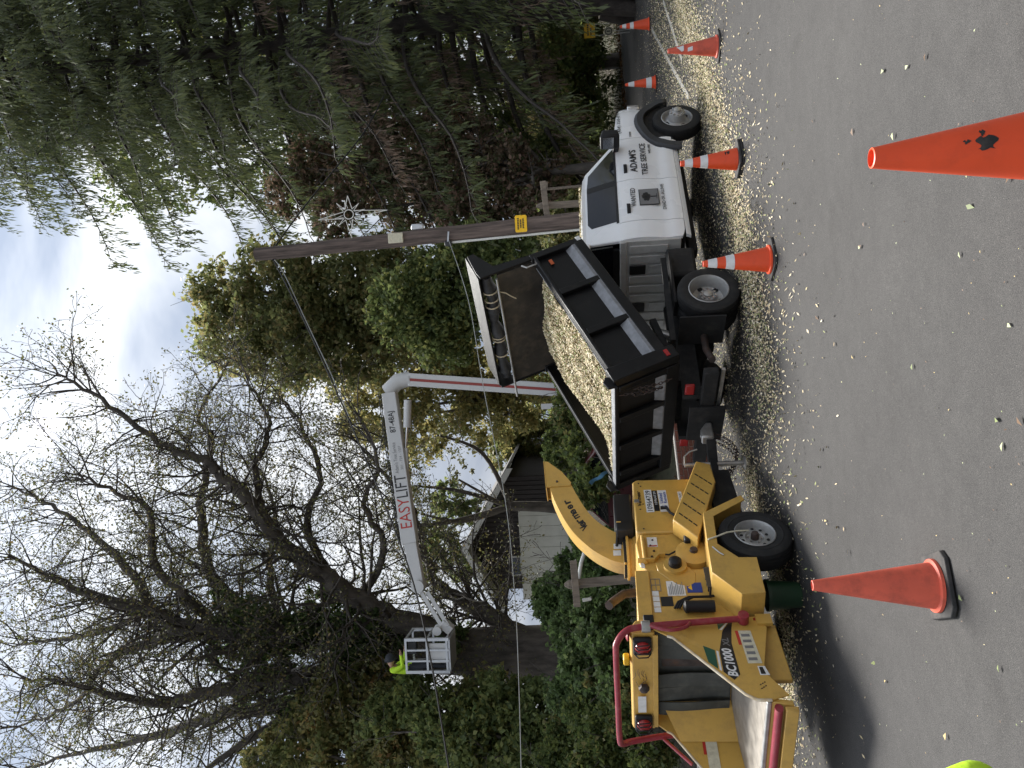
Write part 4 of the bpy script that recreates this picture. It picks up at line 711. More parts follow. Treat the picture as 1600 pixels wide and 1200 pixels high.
rp = np.column_stack([rng.uniform(1.32, 2.9, 500), -.79 + np.abs(rng.normal(0, .05, 500)), np.full(500, 2.062)]); rp[:, 2] += rng.uniform(0, .02, 500); P = np.array([TM @ Vector(p) for p in rp]); tag(chip_quads('roof_chips', P, np.tile([0, 0, 1.], (500, 1)), .02), 'dusting of chips along the cab roof edge')

# ------------------------------------------------------------------ wood chipper
CH = thing('wood_chipper', 'yellow towed wood chipper with red feed bar and curved discharge chute', 'wood chipper', (-2.474, 8.282, 0), math.radians(62.5))
def part(nm, m, mb, par=None, **k): return mb.build(nm, M[m], par or CH, **k)
def ctxt(t, x, z, w, h, y, m='decal_black', par=None, **k): return lettering(t, (x, y, z), (1, 0, 0), (0, 0, 1), M[m], par or CH, w, h, **k)
def plate(nm, m, x0, x1, z0, z1, y, par=None): return part(nm, m, MB().box(x0, x1, y - .003, y, z0, z1), par, smooth=False)
# frame, axle, tongue
f_ = MB()
for y in (-.42, .42): f_.box(-1.0, 1.5, y - .05, y + .05, .46, .58)
for x in (-.95, -.3, .4, 1.45): f_.box(x - .04, x + .04, -.37, .37, .47, .57)
part('frame', 'frame', f_, smooth=False)
part('axle', 'frame', MB().cyl((0, -.68, .37), (0, .68, .37), .045))
TG = (2.10, -.75)                                              # tongue swings towards the truck's hitch
part('tongue', 'frame', MB().bar((1.4, 0, .50), (TG[0], TG[1], .50), .10, .12), bevel=.01); part('tongue_brace', 'frame', MB().bar((1.4, .38, .50), (1.9, -.5, .50), .07, .08)); part('tongue_brace', 'frame', MB().bar((1.4, -.40, .50), (1.9, -.56, .50), .07, .08))
part('coupler', 'steel', MB().prism([(0, .46), (.22, .46), (.22, .54), (.12, .62), (0, .62)], -.06, .06).xf(lambda x, y, z: (TG[0] - .05 + x, TG[1] + y - .4 * x, z)), bevel=.02)
jk = part('tongue_jack', 'steel', MB().cyl((1.85, -.52, .12), (1.85, -.52, .86), .032)); part('jack_handle', 'steel', MB().tube([(1.85, -.52, .86), (1.85, -.66, .86), (1.88, -.70, .80), (1.9, -.72, .70)], .012, 8), jk); part('jack_foot', 'steel', MB().lathe([(.09, 0), (.09, .012), (.03, .03)], 14, (1.85, -.52, .10)), jk)
# wheels
for s in (-1, 1):
    ty = part('tyre', 'rubber', MB().lathe([(.20, -.09), (.25, -.115), (.33, -.118), (.365, -.10), (.378, -.06), (.378, .06), (.365, .10), (.33, .118), (.25, .115), (.20, .09)], 44, (0, s * .74, .375), (0, s, 0), closed=True))
    for q in (-.05, 0, .05): part('tread_groove', 'black', MB().lathe([(.380, q - .005), (.380, q + .005)], 44, (0, s * .74, .375), (0, s, 0), caps=False), ty)
    part('sidewall_band', 'rubber', MB().lathe([(.27, .116), (.275, .121), (.285, .121), (.29, .117)], 44, (0, s * .74, .375), (0, s, 0), caps=False), ty)
    rm = part('rim', 'rim', MB().lathe([(.203, .085), (.213, .105), (.203, .112), (.188, .095), (.182, .04), (.17, .02), (.15, .035), (.10, .045), (.085, .03), (.06, .03), (0, .03)], 36, (0, s * .74, .375), (0, s, 0), caps=False))
    for k in range(10): a = k * .628; part('vent_hole', 'black', MB().lathe([(.017, 0), (.017, .004)], 10, (math.cos(a) * .135, s * (.74 + .0395), .375 + math.sin(a) * .135), (0, s, 0)), rm)
    for k in range(6): a = k * 1.047 + .3; part('lug_nut', 'steel', MB().lathe([(.011, 0), (.011, .02)], 6, (math.cos(a) * .072, s * (.74 + .03), .375 + math.sin(a) * .072), (0, s, 0)), rm)
    part('hub_cap', 'muffler', MB().lathe([(.042, 0), (.042, .05), (.034, .075), (.02, .08), (0, .08)], 18, (0, s * (.74 + .03), .375), (0, s, 0), caps=False), rm)
    # bent plate mudguard: top sheet, outer lip, closed rear apron
    arc = [(.66, .40), (.37, .85), (-.13, .885), (-.56, .91), (-.85, .69), (-.84, .48)]
    fd = part('mudguard', 'yellow', MB().strip(arc, min(s * .56, s * .885), max(s * .56, s * .885), -.012), bevel=.003)
    y0, y1 = sorted((s * .886, s * .900))
    part('lip', 'yellow', MB().prism([(.665, .41), (.37, .865), (-.13, .90), (-.14, .80), (.31, .765), (.58, .385)], y0, y1), fd, bevel=.004)
    part('apron', 'yellow', MB().prism([(-.1305, .90), (-.56, .925), (-.863, .70), (-.852, .48), (-.36, .455), (-.355, .63), (-.1405, .80)], y0, y1), fd, bevel=.004)
    part('inner_guard', 'frame', MB().box(-.5, .5, min(s * .545, s * .56), max(s * .545, s * .56), .50, .86), fd, smooth=False)
part('strap', 'decal_cream', MB().tube([(.0, -.875, .44), (-.03, -.90, .56), (-.07, -.915, .68), (-.13, -.912, .80), (-.16, -.905, .885)], .009, 6))
part('pin', 'steel', MB().tube([(-.2, -.91, .86), (-.27, -.91, .82), (-.30, -.91, .80), (-.33, -.91, .77)], .008, 6))
# engine housing and drum housing
eb = part('engine_cover', 'yellow', MB().prism([(.50, .66), (1.50, .66), (1.52, 1.50), (1.47, 1.555), (.52, 1.58), (.50, 1.55)], -.55, .55), bevel=.018, seg=3)
part('skid_tray', 'frame', MB().box(.5, 1.62, -.50, .50, .52, .655), smooth=False); part('front_mount', 'yellow', MB().bar((1.62, -.62, .60), (1.62, -.20, .60), .06, .05)); part('radiator_side', 'black', MB().box(1.521, 1.535, -.45, .45, .75, 1.45), eb, smooth=False)
part('skirt_panel', 'frame', MB().box(.72, 1.60, -.60, -.555, .36, .655), smooth=False)
part('cover_top_box', 'black', MB().box(.72, 1.42, -.42, .10, 1.585, 1.80), eb, bevel=.02); part('latch', 'steel', MB().box(1.05, 1.10, -.565, -.552, 1.50, 1.56), eb, smooth=False)
for (x, z) in ((.56, 1.49), (.92, 1.50), (1.44, 1.48), (.56, .74), (1.02, 1.46), (1.38, 1.46)): part('bolt', 'muffler', MB().lathe([(.010, 0), (.008, .006)], 8, (x, -.551, z), (0, -1, 0)), eb)
ctxt('Vermeer', .98, 1.475, .30, .05, -.5525, bold=.02, par=eb)
plate('sticker', 'decal_white', .86, 1.30, 1.34, 1.43, -.5515, eb); ctxt('10964739', .88, 1.355, .40, .06, -.5548, par=eb, bold=.005)
plate('sticker', 'decal_black', .88, 1.28, 1.275, 1.335, -.5515, eb); ctxt('10964739', 1.0, 1.29, .26, .03, -.5548, 'decal_white', eb)
plate('sticker', 'decal_white', .86, 1.28, 1.165, 1.268, -.5515, eb); ctxt('United', 1.02, 1.218, .20, .04, -.5548, 'decal_blue', eb, bold=.02); ctxt('Rentals', 1.02, 1.175, .22, .036, -.5548, 'decal_blue', eb, bold=.02)
part('emblem', 'decal_blue', MB().lathe([(.040, 0), (.040, .002)], 20, (.94, -.5548, 1.216), (0, -1, 0)), eb); part('emblem', 'decal_white', MB().lathe([(.02, 0), (.02, .002)], 16, (.952, -.557, 1.222), (0, -1, 0)), eb)
plate('sticker', 'decal_white', .90, 1.24, .985, 1.03, -.5515, eb); ctxt('800 877 3687', .92, .995, .30, .024, -.5548, par=eb)
part('crank_handle', 'black', MB().tube([(.62, -.56, .98), (.70, -.585, 1.08), (.78, -.60, 1.17), (.86, -.61, 1.20), (.86, -.61, 1.27)], [.014, .014, .016, .02, .022], 10), eb)
dh = part('drum_housing', 'yellow', MB().prism([(-.12, .62), (.498, .62), (.498, 1.56), (.35, 1.60), (.0, 1.58), (-.12, 1.50)], -.52, .52), bevel=.015)
part('housing_seam', 'yellow', MB().strip([(.02, 1.60), (.02, 1.42), (.10, 1.36), (.10, 1.30)], -.58, -.521, .02), dh, bevel=.004)
for k in range(4): part('bolt', 'muffler', MB().lathe([(.014, 0), (.010, .012)], 8, (.12 + .09 * k, -.521, 1.44 - .03 * (k % 2)), (0, -1, 0)), dh)
part('hinge_bar', 'yellow', MB().cyl((.0, -.545, 1.52), (.44, -.545, 1.52), .022), dh); plate('sticker', 'decal_white', .28, .44, 1.36, 1.47, -.5215, dh); plate('sticker', 'decal_red', .285, .30, 1.37, 1.46, -.5255, dh); plate('sticker', 'decal_white', -.06, .05, 1.53, 1.57, -.5215, dh)
part('bearing_arc', 'yellow', MB().lathe([(.19, 0), (.19, .07), (.15, .085), (.0, .085)], 28, (.10, -.52, 1.00), (0, -1, 0), caps=False), dh)
part('bearing_cap', 'black', MB().lathe([(.07, 0), (.066, .06), (.04, .08), (0, .08)], 18, (-.10, -.60, 1.22), (0, -1, 0), caps=False), dh); part('bearing_boss', 'yellow', MB().lathe([(.13, 0), (.12, .08), (.0, .08)], 22, (-.10, -.52, 1.22), (0, -1, 0), caps=False), dh); part('pivot_bolt', 'muffler', MB().lathe([(.045, 0), (.04, .03), (0, .03)], 8, (.10, -.605, 1.0), (0, -1, 0), caps=False), dh)
part('mount_tongue', 'yellow', MB().prism([(-.02, 1.42), (-.17, 1.40), (-.36, 1.24), (-.40, 1.12), (-.34, 1.04), (-.20, 1.02), (-.06, 1.10)], -.565, -.53), dh, bevel=.008)
part('hydraulic_pump', 'black', MB().box(.22, .36, -.66, -.53, .98, 1.08), dh, bevel=.02); part('pump_hose', 'black', MB().tube([(.20, -.58, 1.05), (.14, -.575, 1.18), (.10, -.56, 1.26), (.12, -.555, 1.34)], .010, 6), dh)
# slotted belt guard
GP = [(.13, .95), (.45, 1.18), (1.58, .76), (1.50, .60), (1.14, .60)]
gd = part('belt_guard', 'yellow', MB().prism(GP, -.76, -.555), bevel=.012)
gx_ = Vector((1.58 - .45, 0, .76 - 1.18)).normalized(); gz_ = Vector((.45 - .13, 0, 1.18 - .95)).normalized()
for i in range(5):
    for j in range(4):
        c = Vector((.26, -.7615, .955)) + gx_ * (.07 + .20 * i) + gz_ * (.03 + .075 * j); part('slot', 'decal_black', MB().obox(c, gx_ * .009, Vector((0, .002, 0)), gz_ * .030), gd, smooth=False)
# feed housing
fh = part('feed_housing', 'yellow', MB().prism([(-.125, .64), (-.125, 1.60), (-.16, 1.635), (-.84, 1.655), (-.90, 1.60), (-.92, .70), (-.8, .64)], -.56, .56), bevel=.02, seg=3)
part('hood_lip', 'yellow', MB().prism([(-.16, 1.50), (-.86, 1.52), (-.86, 1.665), (-.16, 1.645)], -.585, -.562), fh, bevel=.008)
plate('sticker', 'decal_white', -.52, -.31, 1.16, 1.34, -.5615, fh); plate('sticker', 'decal_blue', -.48, -.34, .99, 1.14, -.5615, fh); part('warning_triangle', 'sign', MB().prism([(-.45, 1.09), (-.37, 1.09), (-.41, 1.13)], -.5655, -.5645), fh, smooth=False)
for k in range(9): plate('print_line', 'decal_grey', -.505, -.33 - .03 * (k % 3), 1.18 + .017 * k, 1.186 + .017 * k, -.5650, fh)
plate('sticker', 'decal_black', -.66, -.53, 1.30, 1.42, -.5615, fh)
for k in range(4): plate('sticker', 'decal_white', -.74 + .075 * k, -.675 + .075 * k, 1.43, 1.495, -.5615, fh)
for a, b, c, d in ((-.45, -.27, 1.490, 1.496), (-.45, -.27, 1.40, 1.406), (-.45, -.444, 1.406, 1.49), (-.276, -.27, 1.406, 1.49), (-.363, -.357, 1.406, 1.49), (-.45, -.27, 1.445, 1.451)): plate('decal_line', 'decal_grey', a, b, c, d, -.5615, fh)
part('document_tube', 'black', MB().cyl((-.74, -.63, .92), (-.74, -.63, 1.17), .058, n=18), fh); part('document_cap', 'black', MB().lathe([(.062, 0), (.062, .03), (.03, .05)], 18, (-.74, -.63, 1.17)), fh)
for dx in (0, .02, .045): part('hydraulic_hose', 'black', MB().tube([(-.72, -.59, 1.30 - dx), (-.66, -.615, 1.26 - dx), (-.60, -.62, 1.15 - dx), (-.60, -.62, .95), (-.56, -.61, .80), (-.50, -.60, .74)], .013, 7), fh)
part('control_valve', 'black', MB().box(-1.02, -.86, -.66, -.57, 1.52, 1.62), fh, bevel=.01); part('step', 'flare', MB().box(-.52, -.30, -.66, -.57, .80, .84), fh, smooth=False)
for k in range(4): part('step_rung', 'flare', MB().box(-.56 + .085 * k, -.54 + .085 * k, -.70, -.565, .84, .94), fh, smooth=False)
part('grey_vent', 'flare', MB().box(-.56, -.27, -.705, -.695, .82, .96), fh, smooth=False)
# infeed hopper
HW = .66
for s in (-1, 1):
    def hy(x): return s * (HW - .03 + .14 * max(0, (-.95 - x) / .8))
    pl_ = [(-.90, 1.62), (-1.02, 1.54), (-1.10, 1.42), (-1.12, 1.37), (-1.72, .86), (-1.77, .78), (-1.77, .66), (-1.73, .52), (-1.50, .66), (-1.02, .50), (-.90, .58)]
    n = len(pl_); v = [(x, hy(x), z) for x, z in pl_] + [(x, hy(x) + s * .014, z) for x, z in pl_]
    hp_ = part('hopper_side', 'yellow', MB().add(v, [tuple(range(n)), tuple(range(2 * n - 1, n - 1, -1))] + [(i, i + n, (i + 1) % n + n, (i + 1) % n) for i in range(n)]), smooth=False)
    part('worn_edge', 'yellow_worn', MB().tube([(x, hy(x) + s * .007, z) for x, z in ((-1.10, 1.42), (-1.12, 1.372), (-1.72, .865), (-1.773, .78), (-1.773, .67))], .012, 8), hp_)
    if s < 0:
        Rn = unit(np.array([.8, hy(-.95) - hy(-1.75), 0])); Rv = Vector(Rn)
        def hpnt(x, z, o_=.018): return Vector((x, hy(x) - o_, z))
        def hplate(nm, m, poly, o0=.0145, o1=.017): k = len(poly); return part(nm, m, MB().add([hpnt(x, z, o0) for x, z in poly] + [hpnt(x, z, o1) for x, z in poly], [tuple(range(k)), tuple(range(2 * k - 1, k - 1, -1))] + [(i, i + k, (i + 1) % k + k, (i + 1) % k) for i in range(k)]), hp_, smooth=False)
        hplate('green_swoosh', 'green', [(-.905, .80), (-.97, .95), (-1.08, 1.06), (-1.22, 1.12), (-1.40, 1.105), (-1.475, 1.035), (-1.2, 1.02), (-1.05, .95)])
        hplate('white_swoosh', 'decal_white', [(-.905, .79), (-1.05, .94), (-1.2, 1.01), (-1.482, 1.025), (-1.495, 1.008), (-1.2, .99), (-1.05, .915)])
        hplate('black_swoosh', 'decal_black', [(-.91, .785), (-1.05, .905), (-1.2, .98), (-1.503, .998), (-1.585, .925), (-1.53, .865), (-1.2, .86), (-1.02, .82)])
        lettering('BC1000', hpnt(-1.555, .882, .0178), Rv, (0, 0, 1), M['decal_white'], hp_, .30, .085, bold=.03, shear=.2); lettering('XL', hpnt(-1.24, .88, .0178), Rv, (0, 0, 1), M['decal_grey'], hp_, .10, .06, bold=.02, shear=.25)
        hplate('instruction_label', 'decal_cream', [(-1.06, .77), (-1.42, .77), (-1.42, .65), (-1.06, .66)]); hplate('label_header', 'decal_red', [(-1.06, .80), (-1.22, .80), (-1.22, .773), (-1.06, .773)])
        for k in range(5): hplate('pictogram', 'decal_grey', [(-1.10 - .065 * k, .755), (-1.13 - .065 * k, .755), (-1.13 - .065 * k, .68), (-1.10 - .065 * k, .68)], .0172, .0182)
        hplate('sticker', 'decal_white', [(-1.45, .70), (-1.54, .70), (-1.54, .62), (-1.45, .64)]); hplate('sticker', 'decal_black', [(-1.46, .69), (-1.53, .69), (-1.53, .65), (-1.46, .66)], .0172, .0182); hplate('red_reflector', 'redlens', [(-.915, .60), (-.965, .60), (-.965, .56), (-.915, .56)])
        for k in range(6): hplate('scuff', 'decal_black', [(-1.60 - .012 * k, .68 + .02 * (k % 3)), (-1.612 - .012 * k, .675 + .02 * (k % 3)), (-1.615 - .012 * k, .695 + .02 * (k % 3))], .0146, .0156)
        part('fold_flange', 'yellow', MB().box(-1.0, -.90, -HW - .02, -HW + .02, .44, .58), hp_, smooth=False); part('pocket', 'yellow', MB().box(-1.48, -.95, -.60, -.55, .40, .66), hp_, bevel=.01)
    else:
        part('instruction_label', 'decal_cream', MB().box(-1.45, -1.12, HW - .034, HW - .031, .95, 1.06).xf(lambda x, y, z: (x, hy(x) - .004 - (y - HW + .034), z)), hp_, smooth=False); part('label_header', 'decal_red', MB().box(-1.30, -1.12, 0, .003, 1.062, 1.09).xf(lambda x, y, z: (x, hy(x) - .004 - y, z)), hp_, smooth=False)
tb = part('infeed_table', 'table', MB().add([(-1.74, -.76, .70), (-1.74, .76, .70), (-.92, .62, .76), (-.92, -.62, .76), (-1.74, -.76, .67), (-1.74, .76, .67), (-.92, .62, .73), (-.92, -.62, .73)], [(0, 1, 2, 3), (7, 6, 5, 4), (0, 4, 5, 1), (1, 5, 6, 2), (2, 6, 7, 3), (3, 7, 4, 0)]), smooth=False)
part('worn_table_lip', 'steel', MB().box(-1.79, -1.741, -.77, .77, .675, .712), tb, bevel=.008); part('table_front', 'yellow', MB().prism([(-1.80, .50), (-1.76, .50), (-1.742, .672), (-1.775, .672)], -.76, .76), tb, bevel=.006)
part('bumper_bar', 'red', MB().cyl((-1.815, -.75, .625), (-1.815, .75, .625), .034, n=16), tb); part('lower_channel', 'yellow', MB().box(-1.84, -1.80, -.75, .75, .47, .575), tb, bevel=.008)
part('throat_wall', 'flap', MB().box(-.935, -.922, -.54, .54, .77, 1.54), smooth=False); part('throat_cheek', 'yellow', MB().add([(-.93, .46, .76), (-.93, .46, 1.46), (-1.2, .66, 1.30), (-1.2, .66, .74)], [(0, 1, 2, 3)]))
for k in range(6):
    y = -.56 + k * .19; sw = random.uniform(-.02, .02)
    if k == 2: part('feed_opening', 'muffler', MB().box(-.942, -.936, y, y + .13, .80, 1.45), smooth=False); continue
    part('rubber_flap', 'flap', MB().grid(lambda u, v: (-.965 - .015 * math.sin(v * 4 + k) + sw * (1 - v) - .008 * (k % 2), y + .185 * u, .785 + .76 * v), 3, 10, (-.008, 0, 0)))
tbx = part('light_bar', 'yellow', MB().prism([(-.92, 1.53), (-1.07, 1.53), (-1.07, 1.745), (-1.02, 1.765), (-.92, 1.70)], -.645, .70), bevel=.012)
part('bar_lip', 'yellow', MB().box(-1.085, -1.071, -.62, .66, 1.50, 1.55), tbx, bevel=.004)
for y in (-.50, .58):
    lb = part('lamp_housing', 'black', MB().box(-1.115, -1.071, y - .11, y + .11, 1.56, 1.735), tbx, bevel=.02)
    part('lamp_lens', 'redlens', MB().lathe([(.075, 0), (.07, .02), (.04, .035), (0, .04)], 20, (-1.115, y, 1.645), (-1, 0, 0), caps=False), lb)
    for k in range(4): part('lamp_guard', 'black', MB().tube([(-1.12, y - .08 + .052 * k, 1.57), (-1.16, y - .08 + .052 * k, 1.60), (-1.165, y - .08 + .052 * k, 1.69), (-1.12, y - .08 + .052 * k, 1.725)], .006, 6), lb)
part('plug_socket', 'muffler', MB().lathe([(.055, 0), (.05, .03), (.02, .05)], 6, (-1.071, .06, 1.64), (-1, 0, 0)), tbx); part('number_plate', 'decal_white', MB().box(-1.0745, -1.0715, .19, .42, 1.62, 1.70), tbx, smooth=False)
for k in range(10): a = random.uniform(-.25, .05); z = random.uniform(1.56, 1.72); part('scratch', 'muffler', MB().tube([(-1.0725, a, z), (-1.073, a + .05, z + random.uniform(-.02, .02)), (-1.0725, a + .09, z + random.uniform(-.04, .04))], .0022, 4), tbx)
# red feed control bar
rbp = smooth_path([(-.97, -.70, .70), (-1.02, -.71, 1.20), (-1.06, -.71, 1.66), (-1.10, -.70, 1.80), (-1.17, -.64, 1.885), (-1.2, -.52, 1.90), (-1.2, .1, 1.90), (-1.2, .66, 1.90), (-1.17, .79, 1.87), (-1.11, .84, 1.77), (-1.06, .84, 1.5), (-1.04, .84, 1.34)], 4)
rbm = part('control_bar', 'red', MB().tube(rbp, .030, 12)); part('bar_foot', 'red', MB().cyl((-.97, -.66, .70), (-.97, -.75, .70), .05), rbm)
part('bar_loop', 'red', MB().tube(smooth_path([(-1.05, -.735, 1.60), (-1.13, -.76, 1.48), (-1.15, -.765, 1.36), (-1.10, -.75, 1.24), (-1.02, -.72, 1.20)], 4), .016, 8), rbm); part('bar_strut', 'red', MB().cyl((-1.06, .84, 1.45), (-1.30, .84, 1.20), .016), rbm)
part('bar_clamp', 'steel', MB().lathe([(.05, -.04), (.055, 0), (.05, .04)], 14, (-1.055, -.71, 1.61), (0, .0, 1)), rbm); part('stop_button', 'red', MB().lathe([(.05, 0), (.055, .015), (.03, .03)], 14, (-1.03, -.60, 1.77)), tbx)
part('amber_lamp', 'sign', MB().box(-1.06, -.98, -.30, -.22, 1.77, 1.83), tbx, bevel=.015)
# exhaust stack behind the chute and discharge chute
part('exhaust_stack', 'muffler', MB().tube([(.45, .30, 1.6), (.40, .28, 1.75), (.22, .22, 1.88), (.12, .18, 1.93)], .05, 14))
CO = Vector((.68, -.05, 0)); HC = math.radians(-17.5)                     # chute swings towards the truck bed
cdir = Vector((math.cos(HC), math.sin(HC), 0)); cnr = Vector((-math.sin(HC), math.cos(HC), 0))
part('chute_collar', 'yellow', MB().lathe([(.26, 1.57), (.26, 1.60), (.235, 1.615), (.235, 1.66), (.28, 1.665), (.28, 1.69), (.20, 1.70)], 32, tuple(CO))); part('collar_ring', 'black', MB().lathe([(.25, 1.695), (.25, 1.725)], 32, tuple(CO)))
outer = [(-.17, 1.71), (-.13, 1.85), (-.02, 2.03), (.11, 2.17), (.28, 2.31), (.50, 2.43), (.76, 2.535), (1.02, 2.61)]; inner = [(.22, 1.71), (.28, 1.84), (.41, 2.0), (.58, 2.13), (.80, 2.24), (.98, 2.315), (1.05, 2.335)]
po = smooth_path([(a, b, 0) for a, b in outer], 3); pi_ = smooth_path([(a, b, 0) for a, b in inner], 4); nn = 22
po = [po[round(i * (len(po) - 1) / nn)] for i in range(nn + 1)]; pi_ = [pi_[round(i * (len(pi_) - 1) / nn)] for i in range(nn + 1)]
def chx(s, y, z): p = CO + cdir * s + cnr * y; return (p.x, p.y, z)
m_ = MB(); cw = .125
for i in range(nn + 1): m_.v += [chx(po[i][0], -cw, po[i][1]), chx(po[i][0], cw, po[i][1]), chx(pi_[i][0], cw, pi_[i][1]), chx(pi_[i][0], -cw, pi_[i][1])]
for i in range(nn):
    for k in range(4): m_.f.append((i * 4 + k, i * 4 + (k + 1) % 4, i * 4 + 4 + (k + 1) % 4, i * 4 + 4 + k))
ch_ = part('chute', 'yellow', m_); part('chute_base_plate', 'yellow', MB().prism([(-.20, 1.70), (.26, 1.70), (.26, 1.728), (-.20, 1.728)], -.17, .17).xf(chx), ch_, bevel=.006)
part('chute_deflector', 'yellow', MB().prism([(.96, 2.63), (1.38, 2.665), (1.37, 2.62), (1.20, 2.44), (1.02, 2.32), (.97, 2.33)], -.138, -.127).xf(chx), ch_, smooth=False); part('chute_deflector', 'yellow', MB().prism([(.96, 2.63), (1.38, 2.665), (1.37, 2.62), (1.20, 2.44), (1.02, 2.32), (.97, 2.33)], .127, .138).xf(chx), ch_, smooth=False)
part('deflector_top', 'yellow', MB().prism([(.94, 2.632), (1.38, 2.668), (1.38, 2.68), (.94, 2.645)], -.138, .138).xf(chx), ch_, smooth=False); part('chute_handle', 'yellow', MB().box(.18, .30, -.30, -.13, 1.73, 1.79).xf(chx), ch_, bevel=.01); part('handle_grip', 'black', MB().cyl(chx(.02, -.20, 1.80), chx(.16, -.22, 1.78), .018), ch_)
part('pivot_bolt', 'muffler', MB().lathe([(.016, 0), (.012, .014)], 8, chx(1.04, -.138, 2.50), tuple(-cnr)), ch_)
# maker's name along the bend, letter by letter
wd = 'Vermeer'
for i, c_ in enumerate(wd):
    t = 9.6 + i * 1.12; k = int(t); a = t - k; mid = lambda j: (po[j] * .52 + pi_[j] * .48); p = mid(k) * (1 - a) + mid(k + 1) * a; d = unit(mid(k + 1) - mid(k)); R3 = cdir * d[0] + Vector((0, 0, d[1])); U3 = R3.cross(cnr) * -1
    if U3.z < 0: U3 = -U3
    base_ = Vector(chx(p[0], -cw - .003, p[1])) - U3 * .04; lettering(c_, base_, R3, U3, M['decal_black'], ch_, .066 if c_ != 'm' else .088, .10 if c_ == 'V' else .074, bold=.03, depth=0)
for (s_, z_) in ((-.03, 1.80), (.06, 1.79)): part('sticker', 'decal_white', MB().box(s_ - .035, s_ + .035, -.131, -.128, z_ - .045, z_ + .045).xf(chx), ch_, smooth=False)
# the hopper is a little longer and the wheels a little further forward than first drawn
for o in _desc(CH):
    for v in o.data.vertices:
        if v.co.x < -.9: v.co.x = -.9 + (v.co.x + .9) * (1.2 if o.name.split('.')[0] not in ('control_bar', 'light_bar', 'lamp_housing', 'lamp_lens', 'lamp_guard', 'bar_lip', 'bar_clamp', 'bar_foot', 'bar_loop') else 1.06)
    if o.name.split('.')[0] in ('tyre', 'rim', 'lug_nut', 'hub_cap', 'vent_hole', 'tread_groove', 'sidewall_band', 'strap'):
        for v in o.data.vertices: v.co.x += .08
# bucket under the chipper
bk = thing('bucket', 'dark green plastic bucket standing under the chipper', 'bucket', (-2.30, 7.80, 0)); MB().lathe([(.125, 0), (.15, .30), (.162, .30), (.162, .335), (.148, .335), (.12, .012), (0, .012)], 30, caps=False).build('shell', M['bucket'], bk)
MB().tube([(.16 * math.cos(a), .16 * math.sin(a), .30 - .10 * math.sin(math.pi * i / 12)) for i, a in enumerate(np.linspace(.2, 3.3, 13))], .004, 6).build('bail_handle', M['steel'], bk)

# ------------------------------------------------------------------ traffic cones
def cone(label, pos, h=.72, kind='plain', m='cone', rz=0., tilt=(0, 0), base=1, group='traffic cones'):
    c = thing('traffic_cone', label, 'traffic cone', (pos[0], pos[1], float(roadz(pos[0], pos[1]))), rz, group, tilt[0], tilt[1]); k = h / .72; rt, rb_ = .030 * k, .135 * k; z0 = .045
    R = lambda z: rb_ + (rt - rb_) * (z - z0) / (h - z0)
    MB().lathe([(R(z0) + .02, z0 - .012), (R(z0) + .018, z0 + .005)] + [(R(z), z) for z in np.linspace(z0 + .012, h, 9)] + [(rt - .006, h + .002), (rt - .010, h - .02), (rt + .01, h - .25)], 40, caps=False).build('body', M[m], c)
    for (a, b) in {'plain': [], 'two': [(.53, .66), (.79, .93)], 'low': [(.12, .30), (.70, .90)], 'worn': [(.50, .60), (.68, .83)]}[kind]:
        a, b = sorted((z0 + (1 - (1 - a)) * (h - z0), z0 + b * (h - z0))); sp_ = MB()
        if kind == 'worn':
            n_ = 10; sp_.grid(lambda u, v: (lambda t, z: ((R(z) + .002) * math.cos(t), (R(z) + .002) * math.sin(t), z))(-2.2 - rz + 1.2 * u * (1 if a > .4 else .55) - .2 * v, a + (b - a) * v * (1 if a < .4 else (.3 + .7 * u))), n_, 4)
        else: sp_.lathe([(R(z) + .0022, z) for z in np.linspace(a, b, 4)], 40, caps=False)
        sp_.build('stripe', M['stripe'], c)
    for i in range(base):
        w_ = .19 * k; zb = .004 + i * .03; oct_ = [(w_ * x, w_ * y) for x, y in ((-1, -.72), (-.72, -1), (.72, -1), (1, -.72), (1, .72), (.72, 1), (-.72, 1), (-1, .72))]
        b_ = MB(); b_.add([(x, y, zb) for x, y in oct_] + [(x * .97, y * .97, zb + .026) for x, y in oct_], [tuple(range(8)), tuple(range(15, 7, -1))] + [(i_, (i_ + 1) % 8, (i_ + 1) % 8 + 8, i_ + 8) for i_ in range(8)]); b_.build('base', M['conebase'], c, smooth=False, bevel=.006)
    return c
cn = at(1362, 247, 2.91)
near = cone('tall plain orange cone with black scuffs, nearest the camera', (cn[0], cn[1]), .91, 'plain', 'cone', .4)
def scuff(c, h, items):
    k = h / .72; R = lambda z: .135 * k + (.030 - .135) * k * (z - .045) / (h - .045)
    for (a0, a1, z0, z1) in items:
        MB().grid(lambda u, v: (lambda t, z: ((R(z) + .0015) * math.cos(t), (R(z) + .0015) * math.sin(t), z))(a0 + (a1 - a0) * u + .05 * math.sin(9 * v), z0 + (z1 - z0) * (v + .18 * math.sin(7 * u + 3 * v))), 7, 5).build('scuff', M['conebase'], c)
scuff(near, .91, [(-2.25, -1.75, .52, .575), (-1.95, -1.82, .60, .62), (-1.7, -1.45, .55, .565), (-2.5, -2.1, .30, .37), (-2.25, -1.75, .36, .42), (-2.0, -1.7, .33, .345)])
p = gnd(1470, 915); cone('faded plain orange cone with warped base beside the chipper wheel', p, .73, 'plain', 'cone_worn', .35, (math.radians(-1.5), math.radians(1.5)))
p = gnd(1207, 405); cone('orange cone with two white bands beside the rear dual wheels', p, .73, 'two', 'cone', .55)
p = gnd(1158, 248); c2 = cone('orange cone with two white bands and stacked bases by the front door', p, .75, 'two', 'cone', .5, base=2); scuff(c2, .75, [(-1.75, -1.35, .16, .19), (-1.8, -1.4, .20, .215)])
